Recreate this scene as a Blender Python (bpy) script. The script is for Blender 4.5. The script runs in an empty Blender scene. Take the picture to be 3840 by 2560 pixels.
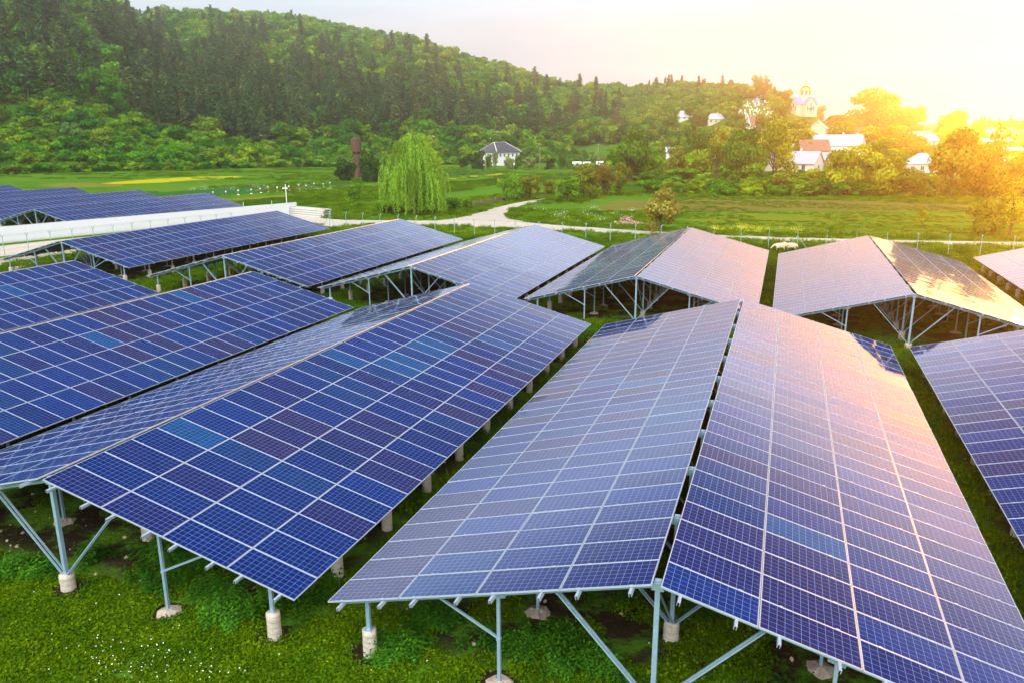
import bpy, math, random
import numpy as np
from mathutils import Vector, Matrix, Euler

R = math.radians
rnd = random.Random(7)
rng = np.random.default_rng(11)
scene = bpy.context.scene
COL = scene.collection

# ------------------------------------------------------------------ camera
CAM_H = 12.1347
F_PX, PITCH, YAW, ROLL = 2900.8, 0.25426, 0.336005, -0.003979   # focal length in photo pixels (3840 wide)
cam_d = bpy.data.cameras.new("camera")
cam_d.sensor_width = 36.0
cam_d.lens = 36.0 * F_PX / 3840.0
cam_d.clip_start = 0.1
cam_d.clip_end = 6000
cam = bpy.data.objects.new("camera", cam_d)
COL.objects.link(cam)
cam.matrix_world = (Matrix.Translation((0, 0, CAM_H)) @ Matrix.Rotation(YAW, 4, 'Z')
                    @ Matrix.Rotation(math.pi / 2 - PITCH, 4, 'X') @ Matrix.Rotation(ROLL, 4, 'Z'))
scene.camera = cam

# ------------------------------------------------------------------ light, sky, exposure
SUN_AZ, SUN_EL = R(19.8), R(2.6)            # azimuth clockwise from +Y
SUN_DIR = Vector((math.sin(SUN_AZ) * math.cos(SUN_EL), math.cos(SUN_AZ) * math.cos(SUN_EL), math.sin(SUN_EL)))
sun_d = bpy.data.lights.new("sun", 'SUN')
sun_d.energy = 5.0
sun_d.angle = R(4.0)
sun_d.color = (1.0, 0.36, 0.02)
sun = bpy.data.objects.new("sun", sun_d)
COL.objects.link(sun)
sun.rotation_euler = SUN_DIR.to_track_quat('Z', 'Y').to_euler()
sun.location = (60, 220, 60)

scene.view_settings.view_transform = 'Standard'
scene.view_settings.look = 'None'
scene.view_settings.exposure = 0.9
scene.view_settings.gamma = 1.0
scene.cycles.use_denoising = True
scene.cycles.max_bounces = 8
scene.cycles.diffuse_bounces = 3
scene.cycles.glossy_bounces = 3
scene.cycles.transmission_bounces = 3
scene.cycles.volume_bounces = 0
scene.cycles.sample_clamp_indirect = 6.0


class NT:
    """small helper to write node trees"""
    def __init__(s, tree):
        s.t = tree
        s.n = tree.nodes
        s.l = tree.links

    def node(s, kind, **kw):
        nd = s.n.new(kind)
        for k, v in kw.items():
            if k.startswith('_'):
                setattr(nd, k[1:], v)
        return nd

    def put(s, sock, v):
        if hasattr(v, 'is_linked') or isinstance(v, bpy.types.NodeSocket):
            s.l.new(v, sock)
        else:
            if sock.type == 'RGBA' and len(v) == 3:
                v = (*v, 1.0)
            sock.default_value = v

    def math(s, op, a, b=None, clamp=False):
        nd = s.n.new('ShaderNodeMath')
        nd.operation = op
        nd.use_clamp = clamp
        s.put(nd.inputs[0], a)
        if b is not None:
            s.put(nd.inputs[1], b)
        return nd.outputs[0]

    def smooth(s, x, a, b):
        nd = s.n.new('ShaderNodeMapRange')
        nd.interpolation_type = 'SMOOTHSTEP'
        s.put(nd.inputs['Value'], x)
        nd.inputs['From Min'].default_value = a
        nd.inputs['From Max'].default_value = b
        return nd.outputs['Result']

    def mix(s, f, a, b, mode='MIX'):
        nd = s.n.new('ShaderNodeMix')
        nd.data_type = 'RGBA'
        nd.blend_type = mode
        s.put(nd.inputs[0], f)
        s.put(nd.inputs[6], a)
        s.put(nd.inputs[7], b)
        return nd.outputs[2]

    def noise(s, vec, scale, detail=4, rough=0.55, dim='3D'):
        nd = s.n.new('ShaderNodeTexNoise')
        nd.noise_dimensions = dim
        if vec is not None:
            s.l.new(vec, nd.inputs['Vector'])
        nd.inputs['Scale'].default_value = scale
        nd.inputs['Detail'].default_value = detail
        nd.inputs['Roughness'].default_value = rough
        return nd.outputs['Fac']

    def ramp(s, f, stops):
        nd = s.n.new('ShaderNodeValToRGB')
        el = nd.color_ramp.elements
        while len(el) < len(stops):
            el.new(0.5)
        for e, (p, c) in zip(el, stops):
            e.position = p
            e.color = (*c, 1.0) if len(c) == 3 else c
        s.put(nd.inputs[0], f)
        return nd.outputs[0]

    def sep(s, vec):
        nd = s.n.new('ShaderNodeSeparateXYZ')
        s.l.new(vec, nd.inputs[0])
        return nd.outputs

    def comb(s, x, y, z=0.0):
        nd = s.n.new('ShaderNodeCombineXYZ')
        for i, v in enumerate((x, y, z)):
            s.put(nd.inputs[i], v)
        return nd.outputs[0]


world = bpy.data.worlds.new("World")
scene.world = world
world.use_nodes = True
w = NT(world.node_tree)
w.n.clear()
out = w.n.new('ShaderNodeOutputWorld')
bg = w.n.new('ShaderNodeBackground')
w.l.new(bg.outputs[0], out.inputs[0])
sky = w.n.new('ShaderNodeTexSky')
sky.sky_type = 'NISHITA'
sky.sun_disc = False
sky.sun_elevation = SUN_EL
sky.sun_rotation = SUN_AZ
sky.altitude = 300
sky.air_density = 1.0
sky.dust_density = 1.0
sky.ozone_density = 3.0
tc = w.n.new('ShaderNodeTexCoord').outputs['Generated']
dx, dy, dz = w.sep(tc)
den = w.math('ADD', w.math('ABSOLUTE', dz), 0.12)
cv = w.comb(w.math('DIVIDE', dx, den), w.math('DIVIDE', dy, den))
cn = w.noise(cv, 0.55, 6, 0.55)
cn2 = w.noise(cv, 1.7, 5, 0.6)
low = w.math('SUBTRACT', 1.0, w.smooth(dz, 0.24, 0.42))       # cloud bank round the horizon
back = w.smooth(w.math('MULTIPLY', dy, -1.0), -0.10, 0.35)    # unseen overcast behind the camera, added as fill light
gap = w.math('MAXIMUM', low, back)
cloud = w.math('MAXIMUM', gap, w.smooth(cn, 0.60, 0.85), clamp=True)
# cloud brightness: raised up high and behind for fill light, pale grey streaks low down
streak = w.comb(w.math('MULTIPLY', dx, 1.2), w.math('MULTIPLY', dy, 1.2), w.math('MULTIPLY', dz, 9.0))
sn = w.noise(streak, 2.2, 5, 0.55)
lowcol = w.ramp(sn, [(0.28, (0.36, 0.45, 0.53)), (0.62, (0.47, 0.54, 0.60))])
hicol = w.ramp(cn2, [(0.3, (2.4, 2.48, 2.6)), (0.7, (3.2, 3.2, 3.15))])
lowcol = w.mix(w.smooth(dz, 0.12, 0.28), lowcol, w.mix(1.0, lowcol, (2.5, 2.55, 2.75), 'MULTIPLY'))
ccol = w.mix(w.smooth(dz, 0.3, 0.6), lowcol, hicol)
ccol = w.mix(w.math('MULTIPLY', back, w.smooth(dz, 0.05, 0.40)), ccol, hicol)
skyc = w.mix(1.0, sky.outputs[0], (0.042, 0.060, 0.090), 'MULTIPLY')
w.put(bg.inputs[0], w.mix(cloud, skyc, ccol))
bg.inputs[1].default_value = 1.0


# ------------------------------------------------------------------ helpers: projection, meshes, objects
def cam_ray(px, py):
    X, Y = px - 1920.0, py - 1280.0
    cr, sr = math.cos(ROLL), math.sin(ROLL)
    X, Y = cr * X + sr * Y, -sr * X + cr * Y
    x, up = X / F_PX, -Y / F_PX
    cp, sp = math.cos(PITCH), math.sin(PITCH)
    y, z = cp + sp * up, -sp + cp * up
    c, s = math.cos(YAW), math.sin(YAW)
    return c * x - s * y, s * x + c * y, z


def project(P):
    P = np.asarray(P, float)
    c, s = math.cos(YAW), math.sin(YAW)
    z = P[..., 2] - CAM_H
    x = c * P[..., 0] + s * P[..., 1]
    y = -s * P[..., 0] + c * P[..., 1]
    cp, sp = math.cos(PITCH), math.sin(PITCH)
    fy = cp * y - sp * z
    up = sp * y + cp * z
    fy = np.where(np.abs(fy) < 1e-3, 1e-3, fy)
    return 1920 + F_PX * x / fy, 1280 - F_PX * up / fy, fy


def G(px, py, z=0.0):
    """the place on level ground seen at a photo pixel"""
    d = cam_ray(px, py)
    t = (z - CAM_H) / d[2]
    return d[0] * t, d[1] * t


class MB:
    def __init__(s):
        s.v, s.f, s.m = [], [], []

    def add(s, vs, fs, mi=0):
        o = len(s.v)
        s.v += [tuple(v) for v in vs]
        s.f += [tuple(i + o for i in f) for f in fs]
        s.m += [mi] * len(fs)

    def box(s, c, d, rot=None, mi=0):
        hx, hy, hz = d[0] / 2, d[1] / 2, d[2] / 2
        P = [Vector((x, y, z)) for z in (-hz, hz) for y in (-hy, hy) for x in (-hx, hx)]
        if rot is not None:
            P = [rot @ p for p in P]
        c = Vector(c)
        s.add([p + c for p in P], [(0, 2, 3, 1), (4, 5, 7, 6), (0, 1, 5, 4), (2, 6, 7, 3), (0, 4, 6, 2), (1, 3, 7, 5)], mi)

    def bar(s, a, b, wd, ht, mi=0, up=(0, 0, 1)):
        a, b = Vector(a), Vector(b)
        d = (b - a).normalized()
        u = Vector(up)
        if abs(d.dot(u)) > 0.98:
            u = Vector((0, 1, 0))
        x = d.cross(u).normalized()
        y = x.cross(d).normalized()
        rot = Matrix((x, y, d)).transposed()
        s.box((a + b) / 2, (wd, ht, (b - a).length), rot, mi)

    def chan(s, a, b, wd, ht, t, mi=0, up=(0, 0, 1)):
        """open C channel"""
        a, b = Vector(a), Vector(b)
        d = (b - a).normalized()
        u = Vector(up)
        if abs(d.dot(u)) > 0.98:
            u = Vector((0, 1, 0))
        x = d.cross(u).normalized()
        y = x.cross(d).normalized()
        prof = [(-wd / 2, ht / 2), (wd / 2, ht / 2), (wd / 2, -ht / 2), (wd / 2 - t, -ht / 2), (wd / 2 - t, ht / 2 - t),
                (-wd / 2 + t, ht / 2 - t), (-wd / 2 + t, -ht / 2), (-wd / 2, -ht / 2)]
        n = len(prof)
        vs = [e + x * p + y * q for e in (a, b) for p, q in prof]
        fs = [(i, (i + 1) % n, n + (i + 1) % n, n + i) for i in range(n)]
        fs += [(0, 5, 4, 1), (1, 4, 3, 2), (0, 7, 6, 5), (n, n + 1, n + 4, n + 5), (n + 1, n + 2, n + 3, n + 4), (n, n + 5, n + 6, n + 7)]
        s.add(vs, fs, mi)

    def cyl(s, a, b, r0, r1, n=12, mi=0, caps=True, wob=0.0, rings=1):
        a, b = Vector(a), Vector(b)
        d = (b - a).normalized()
        u = Vector((0, 0, 1)) if abs(d.z) < 0.9 else Vector((1, 0, 0))
        x = d.cross(u).normalized()
        y = x.cross(d).normalized()
        vs = []
        for k in range(rings + 1):
            t = k / rings
            for i in range(n):
                an = 2 * math.pi * i / n
                r = (r0 + (r1 - r0) * t) * (1 + wob * rnd.uniform(-1, 1))
                vs.append(a.lerp(b, t) + x * math.cos(an) * r + y * math.sin(an) * r)
        fs = []
        for k in range(rings):
            for i in range(n):
                j = (i + 1) % n
                fs.append((k * n + i, k * n + j, (k + 1) * n + j, (k + 1) * n + i))
        if caps:
            fs.append(tuple(range(n))[::-1])
            fs.append(tuple(rings * n + i for i in range(n)))
        s.add(vs, fs, mi)

    def lathe(s, prof, c=(0, 0, 0), n=16, mi=0):
        c = Vector(c)
        vs = [c + Vector((r * math.cos(2 * math.pi * i / n), r * math.sin(2 * math.pi * i / n), z)) for r, z in prof for i in range(n)]
        fs = [(k * n + i, k * n + (i + 1) % n, (k + 1) * n + (i + 1) % n, (k + 1) * n + i) for k in range(len(prof) - 1) for i in range(n)]
        s.add(vs, fs, mi)

    def mesh(s, name, mats, smooth=False):
        me = bpy.data.meshes.new(name)
        me.from_pydata(s.v, [], s.f)
        for m in (mats if isinstance(mats, (list, tuple)) else [mats]):
            me.materials.append(m)
        me.polygons.foreach_set('material_index', s.m)
        if smooth:
            me.polygons.foreach_set('use_smooth', [True] * len(s.f))
        me.update()
        return me

    def build(s, name, mats, parent=None, smooth=False, loc=None):
        return obj(name, s.mesh(name, mats, smooth), parent, loc)


def obj(name, me, parent=None, loc=None, rotz=0.0, link=True):
    o = bpy.data.objects.new(name, me)
    if link:
        COL.objects.link(o)
    if parent is not None:
        o.parent = parent
    if loc is not None:
        o.location = loc
    if rotz:
        o.rotation_euler = (0, 0, rotz)
    return o


def tag(o, label=None, cat=None, group=None, kind=None):
    if label:
        o['label'] = label
    if cat:
        o['category'] = cat
    if group:
        o['group'] = group
    if kind:
        o['kind'] = kind
    return o


def thing(name, label, cat, loc=(0, 0, 0), rotz=0.0, group=None):
    o = obj(name, None, None, loc, rotz)
    o.empty_display_size = 0.5
    return tag(o, label, cat, group)


def quads(name, V, mats, col=None, matidx=None, nper=4):
    """mesh from an (n*4,3) array of quads, numpy fast path"""
    V = np.asarray(V, np.float32).reshape(-1, 3)
    nf = len(V) // nper
    me = bpy.data.meshes.new(name)
    me.vertices.add(len(V))
    me.vertices.foreach_set('co', V.ravel())
    me.loops.add(nf * nper)
    me.loops.foreach_set('vertex_index', np.arange(nf * nper, dtype=np.int32))
    me.polygons.add(nf)
    me.polygons.foreach_set('loop_start', np.arange(0, nf * nper, nper, dtype=np.int32))
    for m in (mats if isinstance(mats, (list, tuple)) else [mats]):
        me.materials.append(m)
    if matidx is not None:
        me.polygons.foreach_set('material_index', np.asarray(matidx, np.int32))
    me.update(calc_edges=True)
    if col is not None:
        a = me.color_attributes.new('Col', 'FLOAT_COLOR', 'POINT')
        c = np.ones((len(V), 4), np.float32)
        c[:, :3] = np.repeat(np.asarray(col, np.float32).reshape(-1, 3), nper, axis=0)
        a.data.foreach_set('color', c.ravel())
    return me


# ------------------------------------------------------------------ materials
def new_mat(name):
    m = bpy.data.materials.new(name)
    m.use_nodes = True
    t = NT(m.node_tree)
    b = t.n['Principled BSDF']
    return m, t, b


def plain(name, col, rough=0.6, metal=0.0, var=0.12, scale=3.0, bump=0.0, spec=0.4):
    m, t, b = new_mat(name)
    co = t.n.new('ShaderNodeTexCoord').outputs['Object']
    n = t.noise(co, scale, 5, 0.6)
    t.put(b.inputs['Base Color'], t.mix(n, tuple(c * (1 - var) for c in col), tuple(min(1, c * (1 + var)) for c in col)))
    b.inputs['Roughness'].default_value = rough
    b.inputs['Metallic'].default_value = metal
    b.inputs['Specular IOR Level'].default_value = spec
    if bump:
        bp = t.n.new('ShaderNodeBump')
        bp.inputs['Strength'].default_value = bump
        bp.inputs['Distance'].default_value = 0.05
        t.l.new(t.noise(co, scale * 6, 4), bp.inputs['Height'])
        t.l.new(bp.outputs[0], b.inputs['Normal'])
    return m


def foliage(name, mode='object', stops=None, trans=0.3, gain=1.0):
    """leaf surface: per-leaf colour attribute times the tree's own hue"""
    m = bpy.data.materials.new(name)
    m.use_nodes = True
    t = NT(m.node_tree)
    t.n.clear()
    o = t.n.new('ShaderNodeOutputMaterial')
    at = t.n.new('ShaderNodeAttribute')
    at.attribute_name = 'Col'
    oi = t.n.new('ShaderNodeObjectInfo')
    if mode == 'object':
        hue = oi.outputs['Color']
    else:
        hue = t.ramp(oi.outputs['Random'], stops)
    c = t.mix(1.0, at.outputs['Color'], hue, 'MULTIPLY')
    d = t.n.new('ShaderNodeBsdfDiffuse')
    tr = t.n.new('ShaderNodeBsdfTranslucent')
    t.put(d.inputs[0], c)
    t.put(tr.inputs[0], t.mix(1.0, c, (1.25, 1.15, 0.6), 'MULTIPLY'))
    mx = t.n.new('ShaderNodeMixShader')
    mx.inputs[0].default_value = trans
    t.l.new(d.outputs[0], mx.inputs[1])
    t.l.new(tr.outputs[0], mx.inputs[2])
    t.l.new(mx.outputs[0], o.inputs[0])
    return m


M = {}
M['steel'] = plain('galvanised_steel', (0.25, 0.37, 0.47), 0.42, 0.35, 0.24, 7.0)
M['alu'] = plain('aluminium_frame', (0.35, 0.41, 0.49), 0.4, 0.25, 0.05, 4.0)
M['backsheet'] = plain('module_backsheet', (0.045, 0.045, 0.05), 0.7)  # whitish sheet coloured dark grey, the shade below the modules put into it
M['bark'] = plain('bark', (0.075, 0.055, 0.04), 0.9, 0, 0.35, 5.0, 0.4)
M['pine_bark'] = plain('pine_bark', (0.16, 0.085, 0.05), 0.9, 0, 0.3, 2.0)
M['wood'] = plain('weathered_wood', (0.20, 0.17, 0.14), 0.9, 0, 0.25, 4.0)
M['white_metal'] = plain('white_paint', (0.75, 0.77, 0.80), 0.5)
M['dark'] = plain('dark_metal', (0.04, 0.04, 0.045), 0.5)
M['glass'] = plain('window_glass', (0.05, 0.07, 0.09), 0.15, 0, 0.1, 1.0, 0, 0.6)
M['gold'] = plain('gilded_dome', (0.72, 0.48, 0.12), 0.3, 0.8)
M['greenpost'] = plain('fence_paint', (0.22, 0.42, 0.40), 0.5, 0.2)


def concrete(name, col, bands=0.0):
    m, t, b = new_mat(name)
    co = t.n.new('ShaderNodeTexCoord').outputs['Object']
    n = t.noise(co, 9.0, 6, 0.65)
    c = t.ramp(n, [(0.25, tuple(x * 0.62 for x in col)), (0.5, col), (0.75, tuple(min(1, x * 1.15) for x in col))])
    h = n
    if bands:
        x, y, z = t.sep(co)
        wv = t.math('SINE', t.math('ADD', t.math('MULTIPLY', z, bands), t.math('MULTIPLY', t.math('ARCTAN2', y, x), 1.0)))
        line = t.smooth(wv, 0.86, 1.0)
        c = t.mix(t.math('MULTIPLY', line, 0.5), c, tuple(x * 0.5 for x in col))
        h = t.math('SUBTRACT', n, t.math('MULTIPLY', line, 0.6))
    t.put(b.inputs['Base Color'], c)
    b.inputs['Roughness'].default_value = 0.9
    bp = t.n.new('ShaderNodeBump')
    bp.inputs['Strength'].default_value = 0.6
    bp.inputs['Distance'].default_value = 0.02
    t.l.new(h, bp.inputs['Height'])
    t.l.new(bp.outputs[0], b.inputs['Normal'])
    return m


M['footing'] = concrete('cast_footing', (0.42, 0.37, 0.30), 42.0)
M['slab'] = concrete('precast_concrete', (0.50, 0.48, 0.45))
M['pad'] = concrete('rough_concrete', (0.34, 0.28, 0.22))


def panel_material():
    m, t, b = new_mat('solar_cells')
    uv = t.n.new('ShaderNodeUVMap')
    uv.uv_map = 'UVMap'
    u, v, _ = t.sep(uv.outputs[0])
    at = t.n.new('ShaderNodeAttribute')
    at.attribute_name = 'tint'

    def dist(x):
        f = t.math('FRACT', x)
        return t.math('MINIMUM', f, t.math('SUBTRACT', 1.0, f))
    gx = t.math('LESS_THAN', dist(u), 0.017)
    gy = t.math('LESS_THAN', dist(v), 0.017)
    grid = t.math('MAXIMUM', gx, gy)
    bus = t.math('LESS_THAN', dist(t.math('ADD', t.math('MULTIPLY', v, 3.0), 0.5)), 0.035)
    inside = t.math('MULTIPLY', t.math('MULTIPLY', t.math('GREATER_THAN', u, 0.0), t.math('LESS_THAN', u, 12.0)),
                    t.math('MULTIPLY', t.math('GREATER_THAN', v, 0.0), t.math('LESS_THAN', v, 6.0)))
    wn = t.n.new('ShaderNodeTexWhiteNoise')
    wn.noise_dimensions = '3D'
    oi = t.n.new('ShaderNodeObjectInfo')
    t.put(wn.inputs[0], t.comb(t.math('FLOOR', u), t.math('FLOOR', v), t.math('MULTIPLY', oi.outputs['Random'], 37.0)))
    cell = t.mix(wn.outputs[0], (0.80, 0.82, 0.86), (1.18, 1.14, 1.10))
    base = t.mix(1.0, at.outputs['Color'], cell, 'MULTIPLY')
    # polycrystalline grain
    vo = t.n.new('ShaderNodeTexVoronoi')
    vo.inputs['Scale'].default_value = 9.0
    t.l.new(uv.outputs[0], vo.inputs['Vector'])
    gr = t.sep(vo.outputs['Color'])[0]
    base = t.mix(1.0, base, t.mix(gr, (0.86, 0.86, 0.88), (1.14, 1.14, 1.12)), 'MULTIPLY')
    base = t.mix(t.math('MULTIPLY', bus, 0.30), base, (0.14, 0.18, 0.27))
    base = t.mix(t.math('MULTIPLY', grid, 0.85), base, (0.22, 0.36, 0.60))
    base = t.mix(inside, (0.30, 0.36, 0.44), base)
    # dust film
    co = t.n.new('ShaderNodeTexCoord').outputs['Object']
    du = t.noise(co, 1.4, 5, 0.65)
    base = t.mix(t.math('MULTIPLY', t.smooth(du, 0.45, 0.8), 0.012), base, (0.5, 0.48, 0.44))
    # a few droppings and specks of dirt
    vs_ = t.n.new('ShaderNodeTexVoronoi')
    vs_.inputs['Scale'].default_value = 0.33
    t.put(vs_.inputs['Vector'], t.comb(t.math('ADD', u, t.math('MULTIPLY', oi.outputs['Random'], 91.0)), v))
    sp = t.math('MULTIPLY', t.math('LESS_THAN', vs_.outputs['Distance'], 0.05), t.math('GREATER_THAN', t.sep(vs_.outputs['Color'])[0], 0.93))
    base = t.mix(t.math('MULTIPLY', sp, 0.8), base, (0.5, 0.5, 0.46))
    edge = t.math('MULTIPLY', t.smooth(u, 11.2, 12.1), t.smooth(t.noise(uv.outputs[0], 1.3, 4, 0.7), 0.35, 0.7))
    base = t.mix(t.math('MULTIPLY', edge, 0.10), base, (0.30, 0.28, 0.25))
    t.put(b.inputs['Base Color'], base)
    t.put(b.inputs['Roughness'], t.math('ADD', 0.03, t.math('MULTIPLY', du, 0.03)))
    b.inputs['IOR'].default_value = 1.32
    b.inputs['Specular IOR Level'].default_value = 0.5
    return m


M['cells'] = panel_material()
LEAF = foliage('leaves')
GRASS = foliage('grass_blades', 'random', [(0.0, (0.5, 0.68, 0.7)), (0.5, (0.9, 0.95, 1.0)), (1.0, (1.35, 1.2, 0.8))], 0.3)


def ground_material():
    m, t, b = new_mat('meadow_ground')
    co = t.n.new('ShaderNodeTexCoord').outputs['Object']
    x, y, z = t.sep(co)
    n1 = t.noise(co, 0.035, 6, 0.6)
    n2 = t.noise(co, 0.35, 5, 0.65)
    n3 = t.noise(co, 3.0, 4, 0.7)
    g = t.ramp(n1, [(0.30, (0.045, 0.130, 0.010)), (0.5, (0.075, 0.185, 0.012)), (0.70, (0.12, 0.215, 0.018))])
    g = t.mix(t.math('MULTIPLY', t.smooth(n2, 0.35, 0.75), 0.55), g, (0.045, 0.12, 0.008))
    g = t.mix(t.math('MULTIPLY', t.smooth(n3, 0.45, 0.8), 0.5), g, (0.14, 0.235, 0.025))

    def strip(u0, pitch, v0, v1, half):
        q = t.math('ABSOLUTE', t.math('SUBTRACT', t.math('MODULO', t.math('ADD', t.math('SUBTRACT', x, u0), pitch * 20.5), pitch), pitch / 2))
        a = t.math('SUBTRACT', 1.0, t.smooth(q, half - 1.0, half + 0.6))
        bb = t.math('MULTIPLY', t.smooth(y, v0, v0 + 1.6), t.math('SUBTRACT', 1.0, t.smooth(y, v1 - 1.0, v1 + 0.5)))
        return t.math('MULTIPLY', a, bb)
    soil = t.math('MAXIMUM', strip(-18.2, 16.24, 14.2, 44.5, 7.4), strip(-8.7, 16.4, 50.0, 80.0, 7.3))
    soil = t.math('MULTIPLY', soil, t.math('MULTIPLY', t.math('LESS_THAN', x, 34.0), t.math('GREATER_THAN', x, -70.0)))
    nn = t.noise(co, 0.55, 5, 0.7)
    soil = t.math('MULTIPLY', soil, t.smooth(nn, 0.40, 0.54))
    sc = t.ramp(t.noise(co, 2.2, 6, 0.7), [(0.3, (0.016, 0.011, 0.007)), (0.6, (0.036, 0.026, 0.017)), (0.8, (0.08, 0.06, 0.04))])  # bare soil, its colour darkened further to deepen the shade under the tables
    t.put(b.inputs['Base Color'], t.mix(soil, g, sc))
    b.inputs['Roughness'].default_value = 0.95
    b.inputs['Specular IOR Level'].default_value = 0.0
    bp = t.n.new('ShaderNodeBump')
    bp.inputs['Strength'].default_value = 0.8
    bp.inputs['Distance'].default_value = 0.25
    t.l.new(t.noise(co, 1.6, 6, 0.75), bp.inputs['Height'])
    t.l.new(bp.outputs[0], b.inputs['Normal'])
    return m


def field_material(name, c0, c1, row=None, rowamt=0.5, rowdir=0.0, scale=0.25, c2=None):
    m, t, b = new_mat(name)
    co = t.n.new('ShaderNodeTexCoord').outputs['Object']
    n = t.noise(co, scale, 6, 0.7)
    n2 = t.noise(co, scale * 7, 4, 0.7)
    c = t.mix(t.smooth(n, 0.3, 0.7), c0, c1)
    c = t.mix(t.math('MULTIPLY', n2, 0.5), c, tuple(x * 0.55 for x in c0))
    if c2:
        c = t.mix(t.smooth(t.noise(co, scale * 2.3, 5, 0.7), 0.56, 0.66), c, c2)
    h = n2
    if row:
        x, y, z = t.sep(co)
        k = t.math('ADD', t.math('MULTIPLY', x, math.cos(rowdir)), t.math('MULTIPLY', y, math.sin(rowdir)))
        k = t.math('ADD', k, t.math('MULTIPLY', n, 0.6))
        sn_ = t.math('SINE', t.math('MULTIPLY', k, 2 * math.pi / row))
        c = t.mix(t.math('MULTIPLY', t.smooth(sn_, -0.2, 0.9), rowamt), c, tuple(x * 0.45 for x in c0))
        h = t.math('ADD', n2, t.math('MULTIPLY', sn_, 0.3))
    t.put(b.inputs['Base Color'], c)
    b.inputs['Roughness'].default_value = 0.95
    b.inputs['Specular IOR Level'].default_value = 0.0
    bp = t.n.new('ShaderNodeBump')
    bp.inputs['Strength'].default_value = 0.7
    bp.inputs['Distance'].default_value = 0.3
    t.l.new(h, bp.inputs['Height'])
    t.l.new(bp.outputs[0], b.inputs['Normal'])
    return m


# ------------------------------------------------------------------ terrain
# per azimuth (degrees, clockwise from +Y): foot distance, crest distance, crest height, profile (0 = even slope, 1 = steep foot)
def _crest(px, sky_y, tree, Rc):
    d = cam_ray(px, sky_y)
    hyp = math.hypot(d[0], d[1])
    return math.degrees(math.atan2(d[0], d[1])), CAM_H + Rc * d[2] / hyp - tree


_rows = []
for px, sy, tree, R0, Rc in [(-900, -260, 17, 380, 640), (0, -110, 17, 400, 650), (300, -150, 17, 405, 650), (450, 2, 17, 405, 650), (640, 14, 17, 405, 650),
                             (1000, 22, 17, 410, 650), (1150, 45, 17, 410, 650), (1270, 70, 16, 415, 650), (1420, 110, 15, 420, 650),
                             (1560, 135, 14, 425, 650), (1700, 185, 14, 430, 660), (1850, 225, 14, 440, 670), (1960, 262, 14, 450, 680),
                             (2075, 292, 15, 460, 690), (2170, 305, 15, 470, 700), (2270, 318, 14, 460, 720), (2340, 312, 13, 440, 740),
                             (2450, 296, 13, 400, 760), (2550, 290, 13, 340, 760), (2680, 306, 12, 300, 750), (2780, 332, 6, 260, 730),
                             (2890, 358, 5, 230, 710), (2990, 395, 5, 215, 690), (3060, 422, 4, 210, 690), (3130, 440, 6, 210, 760),
                             (3250, 455, 9, 210, 860), (3400, 458, 10, 210, 900), (3560, 455, 10, 215, 900), (3700, 450, 11, 220, 900),
                             (3840, 450, 11, 220, 900), (4400, 450, 11, 220, 900)]:
    az, zc = _crest(px, sy, tree, Rc)
    _rows.append((az, R0, Rc, zc))
_rows = [(-180, 500, 900, 15), (-110, 400, 700, 60)] + _rows + [(70, 400, 900, 20), (180, 500, 900, 15)]
_T = np.array(_rows)

_sp = []
for px, sy in [(-900, -420), (-400, -300), (0, -330), (250, -250), (400, -90), (445, 0), (540, 95), (640, 170), (735, 245), (830, 320), (900, 390), (960, 450), (1020, 500)]:
    az, zc = _crest(px, sy, 18, 505)
    _sp.append((az, max(zc, 0.0)))
_sp = [(-110, 40)] + _sp + [(_sp[-1][0] + 2.0, 0.0)]
_S = np.array(_sp)


def terrain(x, y):
    x = np.asarray(x, float)
    y = np.asarray(y, float)
    az = np.degrees(np.arctan2(x, y))
    r = np.hypot(x, y)
    R0 = np.interp(az, _T[:, 0], _T[:, 1])
    Rc = np.interp(az, _T[:, 0], _T[:, 2])
    zc = np.interp(az, _T[:, 0], _T[:, 3])
    t = np.clip((r - R0) / (Rc - R0), 0, 1)
    prof = 0.45 * t + 0.55 * t * t * (3 - 2 * t)
    z = zc * prof
    bump = np.clip(4 * t * (1 - t), 0, 1) * np.clip((zc - 30) / 60, 0, 1)
    z = z + bump * (4.5 * np.sin(az * 0.9 + r * 0.010) + 2.5 * np.sin(az * 2.1 - r * 0.02 + 1.0))
    z = np.where(r > Rc, zc * (1 - 0.25 * np.clip((r - Rc) / 300, 0, 1)), z)
    zs = np.interp(az, _S[:, 0], _S[:, 1], right=0.0)
    ts = np.clip((r - 388) / (505 - 388), 0, 1)
    s = zs * (0.6 * ts + 0.4 * ts * ts * (3 - 2 * ts)) - np.clip(r - 505, 0, None) * 0.25
    z = np.maximum(z, s)
    return np.where(r < 205, 0.0, z)


azs = np.unique(np.concatenate([np.arange(-180, -66, 6.0), np.arange(-66, 26, 0.5), np.arange(26, 181, 6.0)]))
rs = np.concatenate([[0.01, 4, 8], np.arange(12, 200, 8), np.arange(200, 780, 10), np.arange(780, 1101, 40)])
A, Rr = np.meshgrid(np.radians(azs), rs, indexing='ij')
X, Y = Rr * np.sin(A), Rr * np.cos(A)
Z = terrain(X, Y)
na, nr = X.shape
me = bpy.data.meshes.new('ground')
V = np.stack([X, Y, Z], -1).reshape(-1, 3)
I = (np.arange(na - 1)[:, None] * nr + np.arange(nr - 1)[None]).ravel()
Fq = np.stack([I, I + 1, I + nr + 1, I + nr], -1)
me.from_pydata(V.tolist(), [], Fq.tolist())
me.polygons.foreach_set('use_smooth', [True] * len(Fq))
me.materials.append(ground_material())
me.update()
# keep the sheet facing up
if me.polygons[len(me.polygons) // 2].normal.z < 0:
    me.flip_normals()
tag(obj('ground', me), kind='structure')


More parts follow.
